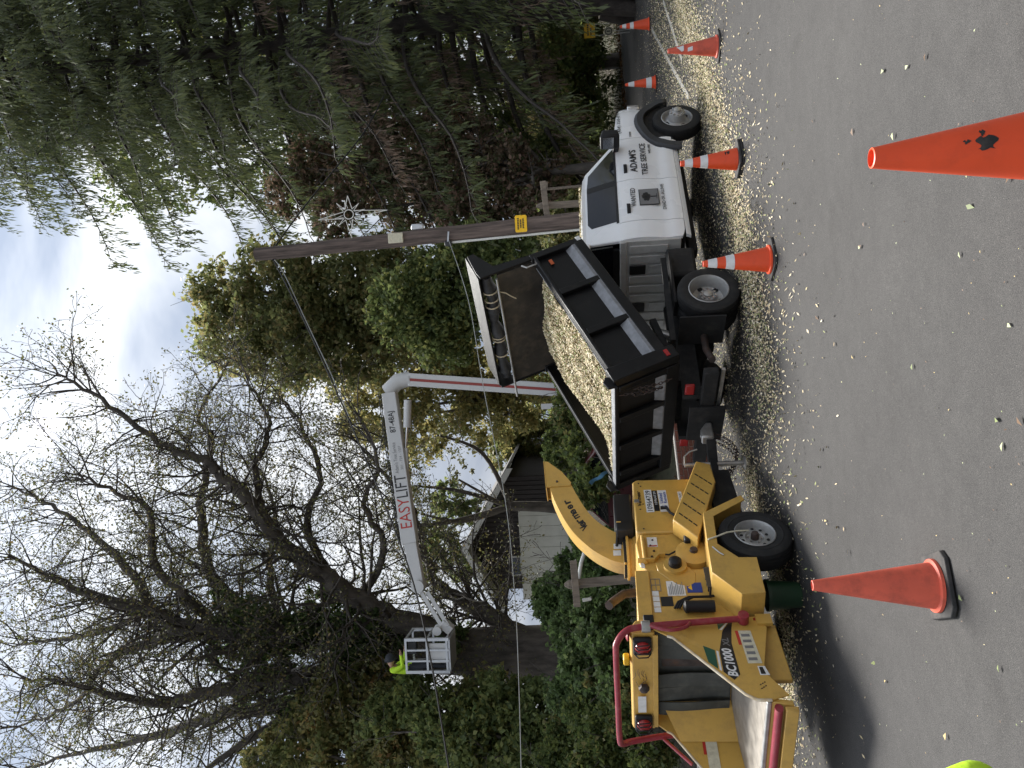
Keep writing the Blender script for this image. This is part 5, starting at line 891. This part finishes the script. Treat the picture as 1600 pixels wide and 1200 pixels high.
p = gnd(1124, 72); cone('battered orange cone with torn stripes past the front wheel', p, .72, 'worn', 'cone_worn', .6)
p = gnd(1026, 128); cone('small far cone with a white band at its foot, beyond the bonnet', p, .80, 'low', 'cone', .3)
p = gnd(1016, 37); cone('farthest orange cone with two white bands below the yellow sign', p, .80, 'two', 'cone', .2)

# ------------------------------------------------------------------ utility pole with fittings
pt_, pb_ = at(400, 398, 14.5), at(900, 345, 14.5); dv = (pt_ - pb_) / (pt_[2] - pb_[2]); zg = tz(pb_[0] + .05, 14.5) - .2; pbase = pb_ + dv * (zg - pb_[2])
UP = thing('utility_pole', 'leaning brown wooden utility pole behind the truck cab', 'utility pole', pbase); L_ = pt_ - pbase
def pl(z): return Vector(L_ * ((z - zg) / L_[2]))
def pr(z): return .185 - .055 * (z - zg) / L_[2]
MB().tube([pl(zg + (pt_[2] - zg) * i / 14) + Vector((random.uniform(-.008, .008), random.uniform(-.008, .008), 0)) for i in range(15)], [pr(zg + (pt_[2] - zg) * i / 14) for i in range(15)], 18).build('post', M['pole'], UP)
def pz(x): return float(at(x, 360, 14.4)[2])
cdt = MB(); cdt.tube([pl(z) + Vector((-pr(z) - .02, -.05, 0)) for z in np.linspace(zg, pz(700), 9)], .024, 10); cdt.build('conduit', M['pvc'], UP); MB().box(-.05, .05, -.05, .05, -.06, .08).build('conduit_cap', M['flare'], UP, bevel=.02, loc=tuple(pl(pz(700)) + Vector((-.2, -.08, .0))))
sg = MB(); zc = pz(815); w_, h_ = .165, .115; r_ = .03; c_ = []
for sx, sy, a0 in ((1, 1, 0), (-1, 1, 90), (-1, -1, 180), (1, -1, 270)):
    for a in (0, 30, 60, 90): t = math.radians(a0 + a); c_.append((sx * (w_ - r_) + r_ * math.cos(t), sy * (h_ - r_) + r_ * math.sin(t)))
sgn = sg.prism(c_, -.006, .006).build('sign', M['sign'], UP, smooth=False, loc=tuple(pl(zc) + Vector((.02, -pr(zc) - .012, 0))))
for r0, y, n_ in ((0, .055, 7), (1, .005, 5), (2, -.045, 6)):
    for k in range(n_): x = (k - (n_ - 1) / 2) * .033; MB().box(x - .012, x + .012, -.0095, -.0065, y - .015, y + .015).build('glyph', M['decal_black'], sgn, smooth=False)
MB().box(-.10, .10, -.02, .02, -.15, .15).build('meter_box', M['decal_cream'], UP, bevel=.01, loc=tuple(pl(pz(619)) + Vector((0, -pr(pz(619)) - .03, 0)))); MB().box(-.06, .06, -.035, .035, -.13, .13).build('grey_lamp', M['alu'], UP, bevel=.03, loc=tuple(pl(pz(652)) + Vector((.20, -.06, 0))))
MB().bar(pl(pz(700)) + Vector((-.22, -.1, .02)), pl(pz(700)) + Vector((.02, -.16, -.02)), .03, .03).build('bracket', M['alu'], UP)
# wire star decoration held on the pole
sc_ = at(545, 335, 14.35); ST = thing('star_decoration', 'white tubular star ornament mounted beside the pole top', 'decoration', sc_); k_ = 14.35 / PXF
Rv, Uv = Vector(IR), Vector(IU)
def sp(u, v, y=0): q = Rv * (u * k_) + Uv * (v * k_); return Vector((q.x, q.y - y, q.z))
MB().tube([sp(7.5 * math.cos(a), 7.5 * math.sin(a)) for a in np.linspace(0, 6.283, 22)], .010, 6, caps=False).build('ring', M['starwhite'], ST)
for (tx, ty, w_) in ((7, -62, 5.5), (-9, 49, 5.5), (-31, -3, 6), (30, 2, 6)):
    L2 = math.hypot(tx, ty); nx, ny_ = -ty / L2 * w_, tx / L2 * w_; q = (tx / L2 * 8, ty / L2 * 8)
    for s in (-1, 1): MB().cyl(sp(q[0] + s * nx, q[1] + s * ny_), sp(tx, ty), .0075, n=6).build('ray', M['starwhite'], ST)
for k in range(12):
    a = math.radians(30 * k + 18); r2 = 27 if k % 2 else 24
    if min(abs(((math.degrees(a) - q + 180) % 360) - 180) for q in (0, 90, 180, 270)) < 14: continue
    MB().cyl(sp(10 * math.cos(a - .15), 10 * math.sin(a - .15)), sp(r2 * math.cos(a), r2 * math.sin(a)), .006, n=6).build('ray', M['starwhite'], ST); MB().cyl(sp(10 * math.cos(a + .22), 10 * math.sin(a + .22)), sp(r2 * math.cos(a), r2 * math.sin(a)), .006, n=6).build('ray', M['starwhite'], ST)
MB().cyl(sp(-31, -3), Vector(pl(float(sc_[2]) - .02)) + Vector(pbase - sc_), .012, n=6).build('stay', M['starwhite'], ST)

# overhead lines
def cable(label, pts, r, m, group='overhead lines'):
    P = smooth_path([at(*q) for q in pts], 6); o = MB().tube(P, r, 6).build('overhead_cable', M[m]); tag(o, label, 'cable', group); return o
cable('thick black cable sagging past the lift basket', [(425, 402, 14.5), (470, 490, 14), (525, 610, 13.4), (560, 690, 13), (612, 815, 12.3), (647, 915, 11.8), (673, 1032, 11.2), (690, 1130, 10.8), (706, 1230, 10.4)], .015, 'wire')
cable('thin pale line crossing in front of the house', [(700, 372, 14.4), (732, 470, 14), (755, 603, 13.4), (790, 785, 12.6), (805, 940, 12), (811, 1075, 11.4), (815, 1230, 10.8)], .0075, 'wire_light')
cable('black cable rising from pole top into the spruce', [(425, 392, 14.5), (470, 330, 15.2), (520, 268, 16.2), (570, 205, 17.5), (600, 150, 19)], .017, 'wire')
cable('twisted service drop hanging off the pole top', [(428, 404, 14.5), (445, 430, 14.3), (480, 505, 14.1), (520, 590, 13.7), (545, 650, 13.4)], .010, 'wire_light')

# ------------------------------------------------------------------ fence posts and oddments beyond the road
def post_rail(label, a, b, r0, r1, Y, w_=.14, zlow=None):
    p0 = at(*a, Y); p1 = at(*b, Y); zz = tz(p1[0], Y) - .3; d = (p0 - p1) / (p0[2] - p1[2]); p1 = p1 + d * (zz - p1[2]); t = thing('wooden_post', label, 'post', p1, group='wooden posts with crossbars')
    L2 = p0 - p1; m_ = MB(); m_.tube([(0, 0, 0), L2 * .97], w_ / math.sqrt(2), 4); m_.tube([L2 * .97, L2], [w_ / math.sqrt(2), w_ * .3], 4); m_.build('upright', M['oldwood'], t, smooth=False, bevel=.008)
    MB().bar(at(*r0, Y - .13) - p1, at(*r1, Y - .13) - p1, .05, .12).build('crossbar', M['oldwood'], t, smooth=False, bevel=.006); return t
post_rail('grey wooden post with crossbar behind the chipper chute', (882, 914), (1000, 903), (896, 876), (902, 948), 12.6, .12)
post_rail('brown wooden post with crossbar behind the cab roof', (838, 322), (905, 318), (848, 283), (858, 360), 15.4, .11)
post_rail('thin grey fence post right of the brown post', (846, 296), (905, 291), (852, 296), (852, 284), 17.5, .05)
q0, q1 = at(905, 905, 13.4), at(862, 860, 14.2); PV = MB().tube([at(918, 848, 13.6), at(908, 880, 13.3), at(904, 905, 13.2)], .035, 12).build('pvc_pipe', M['pvc']); tag(PV, 'white plastic pipe slanting behind the wooden post', 'pipe')
PV2 = MB().tube([at(910, 938, 13.0), at(922, 936, 13.0), at(923, 935, 13.2)], .03, 12).build('pvc_elbow', M['pvc']); tag(PV2, 'short white pipe stub left of the wooden post', 'pipe')
# low brick wall seen through the gap by the tongue and past the hopper
def brick_wall(label, a, b, Y0, Y1, h_, rows):
    p, q = gnd(*a), gnd(*b); p = np.array([at(a[0], a[1], Y0)[0], Y0, 0]); q = np.array([at(b[0], b[1], Y1)[0], Y1, 0]); z = min(tz(p[0], p[1]), tz(q[0], q[1])) ; z = max(z, 0) - .05; L2 = np.linalg.norm(q - p); t = thing('brick_wall', label, 'wall', (p[0], p[1], z), math.atan2(q[1] - p[1], q[0] - p[0]), 'low brick walls')
    MB().box(0, L2, .02, .20, 0, h_).build('core', M['mortar'], t, smooth=False); n_ = int(L2 / .225); me = None
    for r in range(rows):
        for i in range(n_):
            x = i * .225 + (.11 if r % 2 else 0) + random.uniform(-.004, .004)
            if x + .21 > L2: continue
            if me is None: o = MB().box(0, .21, 0, .1, 0, .062).build('brick', M['brick'], t, smooth=False, bevel=.004); me = o.data; o.location = (x, .006, .012 + r * .075); continue
            o = bpy.data.objects.new('brick', me); COL.objects.link(o); o.parent = t; o.location = (x, random.uniform(0, .012), .012 + r * .075)
brick_wall('low red brick wall behind the chipper tongue', (1060, 770), (1060, 640), 12.9, 13.8, .62, 8)
brick_wall('low red brick wall at the far left behind the hopper', (1075, 1230), (1075, 1120), 11.2, 11.9, .62, 8)
# maroon car parked by the house
cc = at(905, 745, 17.2); cz = tz(cc[0], 17.2) - .1; CAR = thing('parked_car', 'maroon car half hidden by shrubs right of the white wall', 'car', (cc[0] + .1, 17.2, cz), math.radians(150))
prof = [(-2.1, .35), (2.1, .35), (2.15, .70), (1.9, .86), (1.0, .95), (.45, 1.38), (-.9, 1.42), (-1.6, 1.0), (-2.1, .92)]
MB().prism(prof, -.85, .85).build('body', M['maroon'], CAR, bevel=.07, seg=3)
for s in (-1, 1): MB().prism([(.85, .97), (.42, 1.32), (-.85, 1.35), (-1.35, 1.02)], min(s * .851, s * .858), max(s * .851, s * .858)).build('window', M['glass'], CAR, smooth=False)
for x in (-1.3, 1.3):
    for s in (-1, 1): wh = MB().lathe([(.19, -.1), (.30, -.1), (.32, 0), (.30, .1), (.19, .1)], 22, (x, s * .78, .32), (0, s, 0), closed=True).build('tyre', M['rubber'], CAR); MB().lathe([(.19, .08), (.15, .06), (0, .07)], 18, (x, s * .78, .32), (0, s, 0), caps=False).build('rim', M['rim'], wh)
for s in (-1, 1): MB().box(2.10, 2.16, s * .65 - .14, s * .65 + .14, .66, .78).build('headlight', M['chrome'], CAR, bevel=.02)
tb_ = at(938, 745, 14.6); BT = MB().grid(lambda u, v: tuple(at(922 + 36 * u, 752 - 24 * u + 6 * v, 14.6 + .1 * math.sin(9 * u) + .15 * v) + np.array([0, 0, .03 * math.sin(14 * u + 5 * v)])), 14, 5, (0, .004, -.004)).build('blue_tarp', M['bluetarp']); tag(BT, 'strip of pale blue tarpaulin draped behind the tailgate', 'tarpaulin')
# signs on the far bank
p = at(921, 48, 27.5); zz = tz(p[0], 27.5); S1 = thing('yard_sign', 'small yellow sign planted on the far bank under the spruce', 'sign', (p[0], 27.5, zz - .1)); hz_ = p[2] - zz + .1
pn = MB().box(-.27, .27, -.01, .01, hz_ - .20, hz_ + .20).build('panel', M['sign'], S1, smooth=False)
for x0, x1, z in ((-.18, .20, .06), (-.16, .12, -.05)): 
    k = x0
    while k < x1: MB().box(k, k + .05, -.0135, -.0105, hz_ + z - .03, hz_ + z + .03).build('glyph', M['decal_black'], pn, smooth=False); k += .07
for x in (-.2, .2): MB().cyl((x, .014, 0), (x, .014, hz_ + .1), .012, n=6).build('leg', M['steel'], S1)
p = at(951, 49, 27.0); S2 = thing('round_sign', 'pale round emblem board low in the grass under the yellow sign', 'sign', (p[0], 27, tz(p[0], 27) - .05)); h2 = p[2] - tz(p[0], 27) + .05
MB().lathe([(.16, 0), (.16, .012)], 24, (0, 0, h2), (0, -1, 0)).build('disc', M['decal_cream'], S2); MB().lathe([(.13, .0135), (.10, .0135)], 24, (0, 0, h2), (0, -1, 0), caps=False).build('ring', M['decal_black'], S2); MB().box(-.02, .02, -.018, -.0125, h2 - .06, h2 + .07).build('mark', M['decal_black'], S2, smooth=False); MB().cyl((0, .014, 0), (0, .014, h2), .012, n=6).build('leg', M['steel'], S2)

# ------------------------------------------------------------------ people
def person(label, loc, J, rz=0., helm='helmet', pants_z=.92, parts=None, glove='skin'):
    """J: joint -> position (local); one skinned surface, then clothing by region"""
    t = thing('person', label, 'person', loc, rz); R = dict(pel=.145, spine=.135, chest=.155, neck=.062, head0=.085, head1=.105, head2=.075, sL=.085, sR=.085, eL=.052, eR=.052, wL=.042, wR=.042, hL=.115, hR=.115, kL=.075, kR=.075, aL=.052, aR=.052, tL=.040, tR=.040, palmL=.036, palmR=.036)
    E_ = [('pel', 'spine'), ('spine', 'chest'), ('chest', 'neck'), ('neck', 'head0'), ('head0', 'head1'), ('head1', 'head2'), ('chest', 'sL'), ('chest', 'sR'), ('sL', 'eL'), ('eL', 'wL'), ('wL', 'palmL'), ('sR', 'eR'), ('eR', 'wR'), ('wR', 'palmR'), ('pel', 'hL'), ('pel', 'hR'), ('hL', 'kL'), ('kL', 'aL'), ('aL', 'tL'), ('hR', 'kR'), ('kR', 'aR'), ('aR', 'tR')]
    J = {k: np.array(v, float) for k, v in J.items()}
    for s in 'LR':
        d = unit(J['w' + s] - J['e' + s]); J['palm' + s] = J['w' + s] + d * .075; up_ = unit(np.cross(d, [0.3, .9, .2])); sdv = np.cross(d, up_)
        for k in range(5):
            o_ = (k - 1.5) * .021 if k < 4 else .045; b0 = J['palm' + s] + sdv * o_ + (d * .02 if k < 4 else -d * .04); l_ = (.036, .042, .04, .032, .032)[k]; a, b = f'f{s}{k}a', f'f{s}{k}b'
            J[a] = b0 + d * l_ + (sdv * .02 if k == 4 else 0); J[b] = J[a] + unit(d + up_ * .9) * l_ * .85; R[a] = .0095; R[b] = .008; E_ += [('palm' + s, a), (a, b)]
    ks = list(J); me = bpy.data.meshes.new('body'); me.from_pydata([tuple(J[k]) for k in ks], [(ks.index(a), ks.index(b)) for a, b in E_], []); ob = bpy.data.objects.new('body', me); COL.objects.link(ob)
    ob.modifiers.new('skin', 'SKIN'); ob.modifiers.new('sub', 'SUBSURF').levels = 2
    sv = me.skin_vertices[0].data
    for i, k in enumerate(ks): sv[i].radius = (R[k], R[k] * (1.0 if k not in ('chest', 'spine', 'pel') else .8)); sv[i].use_root = k == 'pel'
    dg = bpy.context.evaluated_depsgraph_get(); m2 = bpy.data.meshes.new_from_object(ob.evaluated_get(dg)); bpy.data.objects.remove(ob)
    for k in ('hivis', 'denim', 'skin', 'boot'): m2.materials.append(M[k])
    up_ = ['pel', 'spine', 'chest', 'sL', 'sR', 'eL', 'eR', 'wL', 'wR']; lows = ['hL', 'hR', 'kL', 'kR', 'aL', 'aR']; ft = ['tL', 'tR']; hd = [k for k in ks if k not in up_ + lows + ft]
    arr = np.array([J[k] for k in ks]); cls = np.array([0 if k in up_ else 1 if k in lows else 3 if k in ft else 2 for k in ks])
    for p_ in m2.polygons: c = np.array(p_.center); p_.material_index = int(cls[np.argmin(np.linalg.norm(arr - c, axis=1))]); p_.use_smooth = True
    b = bpy.data.objects.new('body', m2); COL.objects.link(b); b.parent = t
    hc = (J['head1'] + J['head2']) / 2; hd_ = unit(J['head2'] - J['head0'])
    MB().lathe([(.128, -.02), (.150, -.015), (.150, -.005), (.125, .01), (.118, .05), (.09, .10), (.04, .13), (0, .135)], 22, tuple(hc - hd_ * .0), tuple(hd_), caps=False).build('helmet', M[helm], t)
    fdir = unit(np.array(parts or (0, -1, 0), float)); sdir = np.cross(fdir, hd_)
    for s in (-1, 1): MB().lathe([(.012, 0), (.010, .008), (0, .010)], 8, tuple(J['head1'] + fdir * .088 + sdir * s * .036), tuple(fdir), caps=False).build('eye', M['decal_black'], t); MB().lathe([(.026, -.01), (.03, .005), (.016, .014)], 10, tuple(J['head1'] + sdir * s * .098), tuple(sdir * s)).build('ear', M['skin'], t)
    MB().tube([J['head1'] + fdir * .09 + hd_ * .02, J['head1'] + fdir * .125 - hd_ * .025, J['head1'] + fdir * .09 - hd_ * .035], [.010, .016, .010], 8).build('nose', M['skin'], t); MB().tube([J['head0'] * .5 + J['head1'] * .5 + fdir * .088 + sdir * q for q in (-.028, 0, .028)], .007, 6).build('mouth', M['decal_red'], t)
    return t
# worker beside the camera: only the bent elbow of the hi-vis sleeve reaches into the picture
el_ = gnd(1536, 1199, 1.10)
wx, wy = float(el_[0]) - .40, float(el_[1]) - .04
person('worker in hi-vis sleeves at the lower left picture corner, only an elbow showing', (wx, wy, 0), dict(pel=(0, 0, .98), spine=(0, 0, 1.15), chest=(0, .02, 1.36), neck=(0, .03, 1.52), head0=(0, .05, 1.60), head1=(0, .06, 1.69), head2=(0, .05, 1.78), sL=(-.19, .02, 1.43), sR=(.19, .02, 1.43), eL=(-.36, -.02, 1.14), eR=(.385, .03, 1.10), wL=(-.22, .20, 1.08), wR=(.20, .22, 1.02), hL=(-.10, 0, .92), hR=(.10, 0, .92), kL=(-.12, .03, .50), kR=(.12, .03, .50), aL=(-.13, 0, .09), aR=(.13, 0, .09), tL=(-.14, .17, .045), tR=(.14, .17, .045)), parts=(0, 1, 0))

# ------------------------------------------------------------------ boom lift
lx, ly = -.45, 19.1; lz = tz(lx, ly); LF = thing('boom_lift', 'white articulated boom lift with long lettered arm reaching left', 'boom lift', (lx, ly, lz)); LO = np.array([lx, ly, lz])
def lp_(x, y, Y): return Vector(at(x, y, Y) - LO)
m_ = MB().box(-1.6, 1.6, -.5, .5, .35, .55); m_.build('chassis', M['boomred'], LF, bevel=.02)
for x in (-1.3, 1.3):
    for y in (-.9, .9): MB().bar((x * .6, y * .4, .45), (x * 1.2, y * 1.3, .12), .12, .12).build('outrigger', M['boomred'], LF); MB().lathe([(.16, 0), (.16, .03), (.05, .09)], 14, (x * 1.2, y * 1.3, -.02)).build('outrigger_pad', M['black'], LF)
for y in (-.6, .6): w_ = MB().lathe([(.17, -.1), (.29, -.1), (.32, 0), (.29, .1), (.17, .1)], 22, (0, y, .32), (0, math.copysign(1, y), 0), closed=True).build('tyre', M['rubber'], LF); MB().lathe([(.17, .08), (.1, .05), (0, .06)], 16, (0, y, .32), (0, math.copysign(1, y), 0), caps=False).build('rim', M['boom'], w_)
a_, b_ = lp_(890, 615, 19.1), lp_(640, 593, 19.1); low_ = Vector((a_.x - .05, a_.y, .55))
ms = MB().bar(low_, b_, .34, .34, up=(1, 0, 0)).build('mast', M['boom'], LF, bevel=.02); dd = (b_ - low_).normalized(); MB().bar(low_ + dd * .6 + Vector((.0, -.174, 0)), b_ - dd * .05 + Vector((.0, -.174, 0)), .07, .006, up=(0, -1, 0)).build('red_stripe', M['boomred'], ms)
MB().bar(a_ + Vector((-.3, 0, .1)), a_ + Vector((-.3, 0, .75)), .08, .14, up=(1, 0, 0)).build('mast_bracket', M['boom'], ms)
kn = [lp_(642, 592, 19.1), lp_(622, 596, 19.1), lp_(612, 606, 19.05), lp_(604, 612, 19.05)]; MB().tube(kn, [.20, .22, .21, .19], 10).build('knuckle', M['boom'], LF)
e0, e1 = lp_(609, 614, 19.0), lp_(641, 848, 18.6); d_ = (e1 - e0).normalized(); nrm = d_.cross(Vector((0, 0, 1))).normalized(); nrm = nrm if nrm.y < 0 else -nrm; upv = nrm.cross(d_); upv = upv if upv.z > 0 else -upv
def arm(p, q, h0, h1, w_, nm, m='boom'):
    v = []
    for c, hh in ((p, h0), (q, h1)):
        for sx in (-1, 1):
            for sz in (-1, 1): v.append(c + nrm * sx * w_ / 2 + upv * sz * hh / 2)
    return MB().add(v, [(0, 1, 3, 2), (4, 6, 7, 5), (0, 4, 5, 1), (2, 3, 7, 6), (0, 2, 6, 4), (1, 5, 7, 3)]).build(nm, M[m], LF, bevel=.02)
am = arm(e0, e1, .37, .41, .30, 'boom_arm'); e2 = lp_(655, 915, 18.45); arm(e1 - d_ * .3, e2, .34, .30, .22, 'boom_extension')
for k in range(3): MB().bar(e0 + upv * (.215 + .03 * k) + nrm * (.05 * k), e1 + upv * (.24 + .02 * k) + nrm * (.05 * k), .02, .02).build('hose', M['wire'], am)
rgt = -d_
def atxt(t, s, off, w_, h_, m, **k): return lettering(t, e0 + d_ * s + upv * off + nrm * .153, rgt, upv, M[m], am, w_, h_, **k)
Lm = (e1 - e0).length
atxt('EASY', Lm * .90, -.15, .76, .30, 'decal_red', bold=.0); atxt('LIFT', Lm * .70, -.15, .58, .30, 'decal_black'); atxt('87-48AJ', Lm * .27, -.11, .56, .20, 'decal_black', bold=.01); atxt("Adam's Tree Service", Lm * .54, .0, .80, .10, 'decal_grey'); atxt('301 - 724 - 1337', Lm * .52, -.13, .62, .07, 'decal_grey')
c0, c1 = lp_(637, 625, 18.9), lp_(636, 668, 18.85); c2_ = lp_(634, 700, 18.85); MB().cyl(c0, c1, .10).build('lift_cylinder', M['boom'], LF); MB().cyl(c1, c2_, .035).build('cylinder_rod', M['chrome'], LF); MB().bar(c2_ + upv * .05, c2_ + d_ * .55 + upv * .1, .12, .2).build('cylinder_bracket', M['boom'], LF)
MB().lathe([(.16, -.2), (.16, .2)], 18, tuple(e2), tuple(nrm)).build('jib_pivot', M['boom'], LF)
for (a, b) in (((655, 920), (690, 978)), ((668, 925), (700, 978))):
    for dy in (0, .3): MB().bar(lp_(*a, 18.35 + dy), lp_(*b, 18.0 + dy), .07, .09).build('jib_bar', M['boom'], LF)
MB().bar(lp_(690, 972, 18.1), lp_(706, 985, 18.1), .25, .22).build('jib_block', M['boom'], LF, bevel=.02); MB().lathe([(.11, -.12), (.11, .12)], 16, tuple(lp_(684, 984, 18.0)), (0, 1, 0)).build('basket_pivot', M['boom'], LF)
# basket
B0 = at(704, 993, 18.0); B1 = at(636, 993, 18.0); BXL = float(at(704, 1043, 18.0)[0]); bx1, bx0 = float(B0[0]), BXL; z0, z1 = float(B0[2]), float(B1[2]); y0, y1 = 17.75, 18.5
bk_ = bpy.data.objects.new('basket', None); COL.objects.link(bk_); bk_.parent = LF
def B(x, y, z): return Vector((x, y, z)) - Vector(LO)
for (x, y) in ((bx0, y0), (bx1, y0), (bx0, y1), (bx1, y1)): MB().bar(B(x, y, z0), B(x, y, z1), .07, .07, up=(1, 0, 0)).build('basket_post', M['alu'], bk_)
for z in (z0 + .06, (z0 + z1) / 2, z1 - .02):
    for (p, q) in (((bx0, y0), (bx1, y0)), ((bx0, y1), (bx1, y1)), ((bx0, y0), (bx0, y1)), ((bx1, y0), (bx1, y1))): MB().bar(B(*p, z), B(*q, z), .045, .05).build('basket_rail', M['alu'], bk_)
for k in (1, 2): x = bx0 + (bx1 - bx0) * k / 3; MB().bar(B(x, y0, z0), B(x, y0, z1), .04, .04, up=(1, 0, 0)).build('basket_bar', M['alu'], bk_)
MB().box(0, bx1 - bx0, 0, y1 - y0, 0, .05).build('basket_floor', M['alu'], bk_, loc=tuple(B(bx0, y0, z0 - .02))); MB().box(0, (bx1 - bx0) * .6, .0, .02, 0, .5).build('toe_board', M['boom'], bk_, loc=tuple(B(bx0 + .2, y0 + .04, z0 + .06))); MB().box(0, .3, 0, .15, 0, .2).build('control_box', M['flare'], bk_, loc=tuple(B(bx1 - .4, y0 + .1, z1 - .25)), bevel=.01)
wq = np.array([bx0 + .06, 18.0, z0 + .035])
person('worker in a hi-vis jacket leaning over the lift basket rail', wq, dict(pel=(-.05, 0, .97), spine=(-.12, 0, 1.13), chest=(-.10, -.04, 1.36), neck=(.02, -.06, 1.47), head0=(.09, -.08, 1.49), head1=(.18, -.10, 1.48), head2=(.25, -.11, 1.51), sL=(-.08, .14, 1.42), sR=(-.06, -.22, 1.41), eL=(.08, .22, 1.20), eR=(.06, -.20, 1.16), wL=(.30, .14, 1.18), wR=(.30, -.16, 1.20), hL=(-.02, .10, .90), hR=(-.02, -.10, .90), kL=(.06, .12, .49), kR=(.06, -.12, .49), aL=(.02, .12, .09), aR=(.02, -.12, .09), tL=(.18, .13, .05), tR=(.18, -.13, .05)), parts=(.3, -.6, -.75), helm='denim')

# ------------------------------------------------------------------ wood chips and leaves on the road
def band(pts, n, sg, spread=.0):
    P = np.array([gnd(*p)[:2] for p in pts]); seg = np.linalg.norm(np.diff(P, axis=0), axis=1); c = np.concatenate([[0], np.cumsum(seg)]); s = rng.random(n) * c[-1]; q = np.column_stack([np.interp(s, c, P[:, 0]), np.interp(s, c, P[:, 1])])
    nr = rng.normal(size=(n, 2)) * sg; return q + nr
PX = np.concatenate([band([(1205, 640), (1190, 560), (1180, 470), (1165, 400), (1148, 330), (1135, 260), (1118, 190), (1100, 120), (1080, 60), (1060, 0), (1045, -60)], 22000, .33), band([(1195, 620), (1175, 420), (1135, 260), (1100, 120), (1060, 0)], 11000, .72),
  band([(1150, 720), (1135, 620), (1115, 500), (1095, 380), (1085, 280), (1060, 160), (1040, 60), (1020, 0)], 16000, .75), band([(1212, 1240), (1222, 1150), (1228, 1080), (1232, 1000), (1215, 900), (1180, 780), (1165, 700)], 9000, .22), band([(1235, 1240), (1245, 1050), (1225, 850), (1190, 720)], 1800, .55),
  band([(1290, 1220), (1260, 1000), (1255, 700), (1215, 420), (1165, 200), (1130, 0)], 700, .75), band([(1040, 120), (1010, 60), (1000, 0)], 1800, 1.6)])
PX = PX[edge_dist(PX[:, 0], PX[:, 1]) < .3]; n_ = len(PX)
tag(chip_quads('scattered_chips', np.column_stack([PX, roadz(PX[:, 0], PX[:, 1]) + rng.uniform(.006, .022, n_)]), np.tile([0, 0, 1.], (n_, 1)), .0165), 'wood chips scattered over the asphalt round truck and chipper')
px = np.column_stack([rng.uniform(1190, 1640, 240), rng.uniform(-40, 1240, 240)]); fp = np.array([gnd(*p) for p in px]); fp[:, 2] += rng.uniform(.008, .016, len(fp))
sz = np.where(rng.random(len(fp)) < .13, .024, .007)[:, None] * rng.uniform(.7, 1.3, (len(fp), 1)); A = unit(np.column_stack([rng.normal(size=(len(fp), 2)), rng.normal(0, .18, len(fp))])); Bv = unit(np.cross(A, [0, 0, 1.])) + np.array([0, 0, .15])
fo = quads('fallen_leaves', fp, A * sz, Bv * sz * .5, M['fallen'], kind='stuff', bend=np.column_stack([np.zeros((len(fp), 2)), sz[:, 0] * .25])); fo['label'] = 'single fallen leaves and splinters dotted over the near asphalt'
